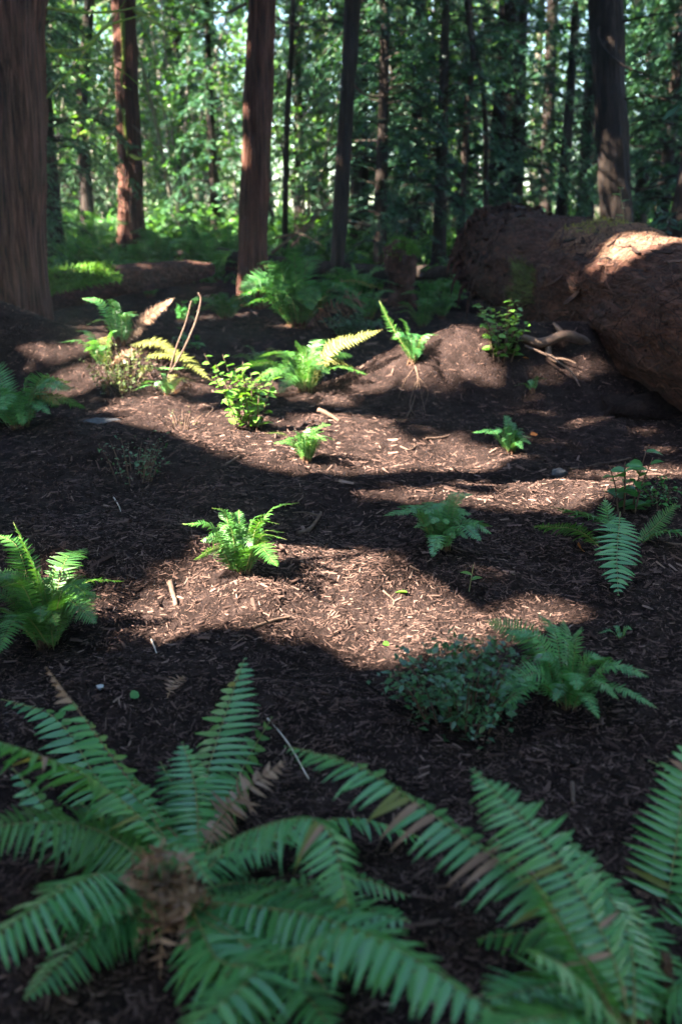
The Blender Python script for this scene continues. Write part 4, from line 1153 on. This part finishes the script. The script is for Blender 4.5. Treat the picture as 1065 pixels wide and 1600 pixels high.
# mossy log at left
m0 = at(40, 462, 13.2); m1 = at(330, 421, 15.5)
emoss, bm, PM, rM = log_thing('mossy_log', 'dark fallen log with green moss draped over its top behind the mound', [m0 + [-.6, -.3, 0], m0, (m0 + m1) / 2 + [0, 0, .03], m1], [.27, .27, .25, .23, .21, .19, .10], M['log'], 71, 60, 110, 1.5)
nzM = log_noise(71, 1.5)
n = 11000
Pg, dg, Tg, sg = surf_pts(PM, rM, n, rng, -.75, 1.2, .25, .62, nzM)
k = vn2(sg * 18, np.arctan2(dg[:, 1], dg[:, 2]) * 2, 9) > -.35 - .6 * (abs(sg - .5) < .1)
Pg, dg = Pg[k], dg[k]; n = len(Pg)
q = MB(); leaves(q, Pg - bm - dg * .01, dg * .5 + rng.normal(0, .35, (n, 3)) - [0, 0, .7], dg + rng.normal(0, .3, (n, 3)), rng.uniform(.05, .16, n), rng.uniform(.012, .03, n)); tag(q.obj('moss', M['moss'], emoss), kind='stuff')
gap_disc(at(290, 412, 15), .3, 0); gap_disc(at(165, 428, 14.2), .6, .05)

# fallen trunk crossing farther back and loose branches
a = at(340, 400, 18.5); b_ = at(760, 428, 16.5)
log_thing('fallen_tree', 'slender fallen trunk lying in shade behind the stump and fern clump', [a, (a + b_) / 2 + [0, 0, -.1], b_], [.14, .13, .11], M['bark_dark'], 73, 20, 60, 2)
for k, (lab, pts, r) in enumerate((('bare dead branch leaning in the fallen branches near the slim trunk, the longest', [(425, 395, 18.5), (480, 350, 19.5), (525, 305, 20.5)], .03),
                                   ('short dead branch crossing the longest leaning branch', [(455, 385, 18.2), (490, 345, 19), (500, 330, 19.5)], .025),
                                   ('thin dead branch sloping down beside the slim trunk', [(470, 260, 20), (510, 305, 19.6), (560, 360, 18.6)], .02),
                                   ('pale dead branch lying low near the slim trunk base', [(430, 372, 19), (470, 366, 18.5), (505, 385, 18)], .025))):
    P = smooth_path([at(*p) for p in pts], 14); b0 = P[0].copy()
    e = empty('dead_branch', b0, lab, 'branch')
    q = MB(); tube(q, P - b0, np.linspace(r, r * .4, 14), 6, rough_noise(k, .2, 1.3, .4)); q.obj('bough', M['twig'], e, True)
    for j in range(3):
        i = 4 + 3 * j; q = MB(); d = rng.normal(0, .3, 3) + [0, 0, .15]
        tube(q, smooth_path([P[i] - b0, P[i] - b0 + d * .6, P[i] - b0 + d * 1.2 + [0, 0, .05]], 5), np.linspace(r * .4, r * .15, 5), 4); q.obj('twig', M['twig'], e)

# stump
bs_ = gpx(626, 478); 
est = empty('stump', bs_, 'knobbly dark broken stump capped with green moss', 'stump')
q = MB(); P = smooth_path([[0, 0, -.15], [.02, 0, .35], [-.03, 0, .7], [.02, .02, .98]], 44)
tube(q, P, np.interp(np.linspace(0, 1, 44), [0, .25, .5, .8, 1], [.26, .2, .23, .26, .14]), 36, rough_noise(88, .16, 2.4, .22, .18)); q.obj('stump_body', M['log'], est, True)
n = 2200; az = rng.uniform(0, 2 * PI, n); tt = rng.random(n) ** .6
C = np.stack([np.cos(az) * .26 * tt, np.sin(az) * .26 * tt, 1.0 - .2 * tt ** 2 + rng.normal(0, .02, n)], -1)
q = MB(); leaves(q, C, np.stack([np.cos(az), np.sin(az), -.3 * np.ones(n)], -1) + rng.normal(0, .5, (n, 3)), rng.normal(0, .4, (n, 3)) + [0, 0, 1], rng.uniform(.04, .09, n), .022); tag(q.obj('moss', M['moss'], est), kind='stuff')

# ------------------------------------------------------------------ roots, sticks, stones, fallen leaves
def stick(name, label, pts, r, mat, cat, taper=.45, forks=0, seed=1, z=.008, seg=6, ground_=True):
    """pts in photo pixels lying on the ground (or with explicit depth)"""
    P = []
    for p in pts:
        P.append(gpx(p[0], p[1]) + [0, 0, z + (p[2] if len(p) > 2 else 0)])
    P = smooth_path(P, 14); b0 = P[0].copy()
    e = empty(name, b0, label, cat)
    q = MB(); tube(q, P - b0, np.linspace(r, r * taper, 14), seg, rough_noise(seed, .22, 1.4, .5)); q.obj('shaft', mat, e, True)
    rg = np.random.default_rng(seed)
    for k in range(forks):
        i = rg.integers(3, 11); d = np.array([rg.normal(0, 1), rg.normal(0, 1), abs(rg.normal(0, .4))]) * np.linalg.norm(P[-1] - P[0]) * .22
        q = MB(); tube(q, smooth_path([P[i] - b0, P[i] - b0 + d * .5 + [0, 0, .01], P[i] - b0 + d], 5), np.linspace(r * .5, r * .2, 5), 4); q.obj('twig', mat, e)
    return e
yr = gpx(850, 545)[1]
def root3d(name, label, pts, r0, r1, mat, cat='root', seed=3, extra=()):
    P = smooth_path([at(*p) for p in pts], 24); b0 = P[0].copy()
    e = empty(name, b0, label, cat)
    q = MB(); tube(q, P - b0, np.linspace(r0, r1, 24), 10, rough_noise(seed, .18, 1.5, .3)); q.obj('shaft', mat, e, True)
    for ex, a_, b_ in extra:
        Q = smooth_path([at(*p) for p in ex], 12)
        q = MB(); tube(q, Q - b0, np.linspace(a_, b_, 12), 6, rough_noise(seed + 1, .18, 1.5, .3)); q.obj('side_root', mat, e, True)
    return e
root3d('exposed_root', 'smooth pale exposed root curling out from under the fallen log', [(815, 528, yr), (845, 536, yr - .05), (880, 524, yr), (905, 530, yr + .1), (925, 545, yr + .3)], .035, .05, M['twig'], extra=(
    ([(855, 535, yr), (858, 555, yr - .1), (870, 565, yr - .15)], .03, .018), ([(880, 524, yr), (870, 512, yr + .1), (865, 505, yr + .2)], .025, .012), ([(868, 560, yr - .1), (885, 562, yr - .12), (900, 568, yr - .15)], .012, .005)))
root3d('thin_root', 'long thin root trailing down the mound from the exposed root', [(820, 540, yr - .05), (860, 558, yr - .3), (890, 580, yr - .55), (905, 603, yr - .8)], .010, .005, M['twig'])
y6 = gpx(648, 575)[1]
br = gpx(650, 574); er = empty('dangling_roots', br, 'bundle of thin brown roots trailing down the bank under the upright mound fern', 'root')
for k, (pts, r) in enumerate((([(648, 574), (652, 598), (646, 628), (634, 655)], .007), ([(650, 576), (657, 615), (665, 650)], .004), ([(651, 590), (668, 612), (661, 642)], .004), ([(649, 600), (640, 634), (650, 652)], .005), ([(646, 578), (630, 600), (622, 625)], .004))):
    P = smooth_path([gpx(*p) + [0, 0, .003] for p in pts], 14) - br
    q = MB(); tube(q, P, np.linspace(r, r * .45, 14), 6, rough_noise(k, .2, 1.5, .4)); q.obj('shaft' if k == 0 else 'side_root', M['twig_dark'], er, True)
root3d('broken_wood', 'sunlit splintered wood chunk below the glowing fern in the hollow', [(497, 640, gpx(500, 655)[1]), (515, 648, gpx(500, 655)[1] - .05), (530, 658, gpx(500, 655)[1] - .1)], .018, .010, M['twig_dark'], 'wood')
yd = gpx(255, 590)[1]
root3d('dead_stalk', 'tall bent bare stalk rising from the mound, crooked at its tip', [(262, 590, yd), (285, 550, yd), (305, 505, yd), (314, 470, yd), (310, 457, yd)], .008, .008, M['twig'], 'stalk')
root3d('dead_stalk', 'shorter straight bare stalk next to the crooked tall stalk', [(262, 592, yd), (275, 545, yd), (290, 505, yd), (299, 470, yd)], .007, .005, M['twig'], 'stalk')
stick('twig', 'long pale bleached twig on dark mulch next to the upright frond', [(418, 1128), (450, 1168), (482, 1222)], .0030, M['twig_pale'], 'twig', .8)
stick('driftwood_piece', 'dark twisted piece of wood beside the bright young fern', [(465, 838), (483, 832), (498, 820, .03), (501, 814, .03)], .012, M['twig_dark'], 'wood', .5, 1, 3, .012)
stick('wood_sliver', 'short tan wood sliver standing out on mulch above the arching fronds', [(893, 1228), (894, 1262)], .006, M['twig'], 'wood', .8, 0, 4)
stick('wood_sliver', 'broad pale wood sliver lying in the sunlit lower bank', [(266, 915), (276, 950)], .014, M['twig'], 'wood', .6, 0, 5)
stick('twig', 'thin pale twig on shaded mulch above the upright frond', [(237, 1004), (245, 1024)], .0035, M['twig_pale'], 'twig', .7)
stick('stick', 'crooked stick along the upper edge of the sunlit hollow', [(318, 634), (333, 640), (322, 652)], .006, M['twig'], 'stick', .6, 0, 6)
stick('stick', 'thin stick lying across the shade beneath the bright hollow', [(352, 728), (366, 720), (374, 715)], .007, M['twig'], 'stick', .6, 0, 7)
stick('stick', 'long low stick lying beside the dark salal on the slope', [(890, 735), (935, 728), (985, 718)], .009, M['twig'], 'stick', .5, 1, 8)
stick('stick', 'pale stick lying on the shaded slope near the small feathery fern', [(665, 688), (683, 686), (702, 682)], .008, M['twig'], 'stick', .6, 0, 9)
stick('stick', 'forked stick in the shade above the bright hollow', [(625, 700), (640, 705), (655, 694)], .006, M['twig'], 'stick', .6, 2, 10)
stick('stick', 'small forked twig half in the lower sun patch', [(598, 930), (615, 945), (608, 955)], .004, M['twig'], 'stick', .6, 2, 11)
stick('stick', 'straight short stick under the sparse twiggy shrub', [(178, 780), (186, 793), (189, 802)], .004, M['twig_pale'], 'stick', .6, 0, 12)
stick('stick', 'brown stick at the edge of the shade near the small leaved bush', [(640, 888), (655, 897)], .005, M['twig'], 'stick', .6, 0, 13)
stick('stick', 'long dark stick beneath the tall bushy fern', [(395, 985), (432, 972), (455, 968)], .007, M['twig_dark'], 'stick', .6, 1, 14)
stick('stick', 'curved twig by the sparse bluish fern', [(1035, 850), (1050, 853), (1075, 854)], .006, M['twig'], 'stick', .6, 0, 15)
clod('stone', 'small pale grey stone on shaded mulch near the brown tipped frond', gpx(157, 1078) + [0, 0, .006], .013, 21, M['stone_pale'], 'stone', sq=(1, .8, .6))
clod('stone', 'flat grey rock half buried by the low spreading fern', gpx(158, 658) + [0, 0, -.02], .11, 22, M['stone'], 'stone', sq=(1.4, .7, .35))
clod('stone', 'small grey stone in the shadow band of the sunlit hollow', gpx(872, 745) + [0, 0, .02], .04, 23, M['stone'], 'stone', sq=(1.2, .8, .7))
clod('stone', 'small grey stone between the leafy bush and sun patch', gpx(792, 1047) + [0, 0, .008], .020, 24, M['stone'], 'stone', sq=(1.1, .8, .6))
clod('mulch_lump', 'lump of rooty soil beneath the bright young fern', gpx(352, 905) + [0, 0, -.03], .07, 25, M['ground'], 'soil', sq=(1.1, .8, .8))
LO = [oval_leaf(M['leaf_orange'], c) for c in (.1, .3)]
def fallen_leaf(label, px, py, l, me, rz, tilt=.3):
    p = gpx(px, py)
    o = link('fallen_leaf', me); o.matrix_local = Matrix.Translation((p[0], p[1], p[2] + .012)) @ Matrix.Rotation(rz, 4, 'Z') @ Matrix.Rotation(tilt, 4, 'X') @ Matrix.Scale(l, 4)
    tag(o, label, 'leaf')
fallen_leaf('orange fallen leaf beside the small feathery fern', 828, 682, .06, LO[0], .4, .5)
fallen_leaf('orange brown fallen leaf under the salal clump by the log', 826, 564, .08, LO[1], 2.4)
fallen_leaf('rusty curled leaf under the sparse bluish fern', 908, 866, .08, LO[1], 1.4, .9)
fallen_leaf('pale green leaf lying on the sunlit bank above the small leaved bush', 598, 1012, .035, SAL[1], .5, .4)
fallen_leaf('small green leaf lying on shaded mulch in the open', 636, 932, .05, SAL[0], 3.0, .2)
fallen_leaf('narrow green leaf on dark mulch near the pale stone', 205, 1098, .045, SALD[0], 1.2, .7)
e = stick('sprout', 'tiny yellow green sprout alone on the open mulch', [(732, 930), (735, 922, .04), (738, 912, .07)], .0022, M['rachis'], 'sprout')
put_leaf(e, SAL[0], np.array([.01, .0, .07]), np.array([-1, 0, .3]), np.array([0, 0, 1.0]), .05)
put_leaf(e, SAL[1], np.array([.01, .0, .05]), np.array([1, .2, .3]), np.array([0, 0, 1.0]), .045)
# withered fern leaf scrap
bdf = gpx(265, 1090); ed = empty('withered_frond', bdf, 'small withered brown fern scrap lying on dark mulch', 'dead frond')
frond(ed, bdf, [gpx(262, 1096) + [0, 0, .01], gpx(274, 1080) + [0, 0, .03], gpx(290, 1064) + [0, 0, .01]], 14, .03, np.random.default_rng(3), M['fern_dead'], M['rachis_dead'], .3, True, jit=.3, rr=.002)
# tall wispy plant on the log
pw = at(975, 362, 10.2)
ew = empty('wispy_plant', pw, 'thin wispy plant standing up from the top of the fallen log', 'plant')
q = MB(); P = smooth_path([[0, 0, -.1], [-.03, 0, .18], [-.08, 0, .40]], 8); tube(q, P, np.linspace(.005, .003, 8), 5); q.obj('stem', M['rachis'], ew)
for k in range(7):
    put_leaf(ew, SALD[k % 3], P[2 + k % 6], np.array([math.cos(k * 2.2), math.sin(k * 2.2), .3]), np.array([0, 0, 1.0]), .09)

# ------------------------------------------------------------------ trees added out of view at left for shade, crowns cut to form sun patches
for px_, py_, Yd_, r_, kp in ((385, 130, 15.6, .35, .1), (385, 205, 15.6, .3, .1), (383, 455, 15.6, .35, .1), (205, 320, 21.3, .6, .1), (195, 100, 21.3, .4, .3), (140, 370, 20, 1.2, .5), (280, 375, 20, 1.2, .4), (230, 420, 15, .5, .5)):
    gap_disc(at(px_, py_, Yd_), r_, kp)
rng = np.random.default_rng(71)
for k, (x, y, H, R) in enumerate([(-7.2, 7.0, 16, 3.4), (-8.0, 2.2, 17, 3.6), (-9.0, -2.4, 16, 3.6), (-12.2, 5.2, 19, 3.8), (-12.6, .2, 19, 3.8), (-13.0, -5.0, 18, 3.8), (-9.5, -7.0, 16, 3.4), (-16.5, 2.6, 21, 4.0), (-6.4, -5.2, 12, 2.8), (-5.6, -1.0, 11, 2.6), (-17.5, -4, 21, 4), (-9.5, 12.0, 17, 3.4), (-13.5, 10.5, 19, 3.6), (-11.5, 16.5, 18, 3.4), (-17.0, 8.0, 21, 3.8), (-16.5, 14.0, 20, 3.6), (-8.0, 9.6, 15, 3.0), (-7.4, 11.9, 14, 2.8)]):
    b = np.array([x, y, float(hgt(x, y))])
    lb, fb = conifer_arrays(400 + k, H, 3.2, R, 120, 26 if k < 11 else 17, 5, .44, .24, offset=b, mask=True, top_pow=.6, droop=.3, bare=.1)
    e = empty('added_shade_tree', b, 'tall dense conifer added out of view to shade the mulch, crown cut for sun patches', 'tree', 'conifers added out of view to shade the clearing')
    q = MB(); trunk_mesh(q, [[0, 0, -.1], [.1, 0, H * .5], [0, 0, H * .97]], .28, .03, .3, 14, 40, 500 + k); q.obj('trunk', M['bark_dark'], e, True)
    for nm, mbx, mt in (('branches', lb, 'bark_dark'), ('crown', fb, 'conifer')):
        mbx.v = [v - b for v in mbx.v]; mbx.obj(nm, M[mt], e)

for k, (x, y, s_) in enumerate([(6.5, 1.5, .95), (7.5, -3.0, 1.05), (8.5, 5.5, 1.05), (5.0, -8.0, 1.1), (9.5, 0.5, 1.15), (.5, -10.5, 1.1), (-4.2, -10.0, 1.0), (10.0, 10.5, 1.1), (7.5, 13.5, .9)]):  # conifers added outside the frame to dim the sky light in the clearing
    e = put_conifer(x, y, k, s_, k * 1.7, 'tall conifer added round the clearing to cut the sky light', 'conifers added round the clearing to cut sky light')
    e.scale = (s_ * 1.35, s_ * 1.35, s_)

HAZE = 0.0006
if HAZE:
    x0, x1, y0, y1, z0, z1 = -60, 60, -14, 84, -1.6, 27
    V = [(x, y, z) for z in (z0, z1) for y in (y0, y1) for x in (x0, x1)]
    q = MB().add(V, [[0, 2, 3, 1], [4, 5, 7, 6], [0, 1, 5, 4], [2, 6, 7, 3], [0, 4, 6, 2], [1, 3, 7, 5]])
    hm = bpy.data.materials.new('haze_air'); hm.use_nodes = True
    N = hm.node_tree.nodes; N.remove(N['Principled BSDF'])
    pv = N.new('ShaderNodeVolumePrincipled'); pv.inputs['Color'].default_value = (.72, .88, 1, 1); pv.inputs['Density'].default_value = HAZE; pv.inputs['Anisotropy'].default_value = .1
    hm.node_tree.links.new(pv.outputs[0], N['Material Output'].inputs['Volume'])
    tag(q.obj('haze', hm), 'thin pale haze hanging in the air of the forest', 'haze', kind='stuff')
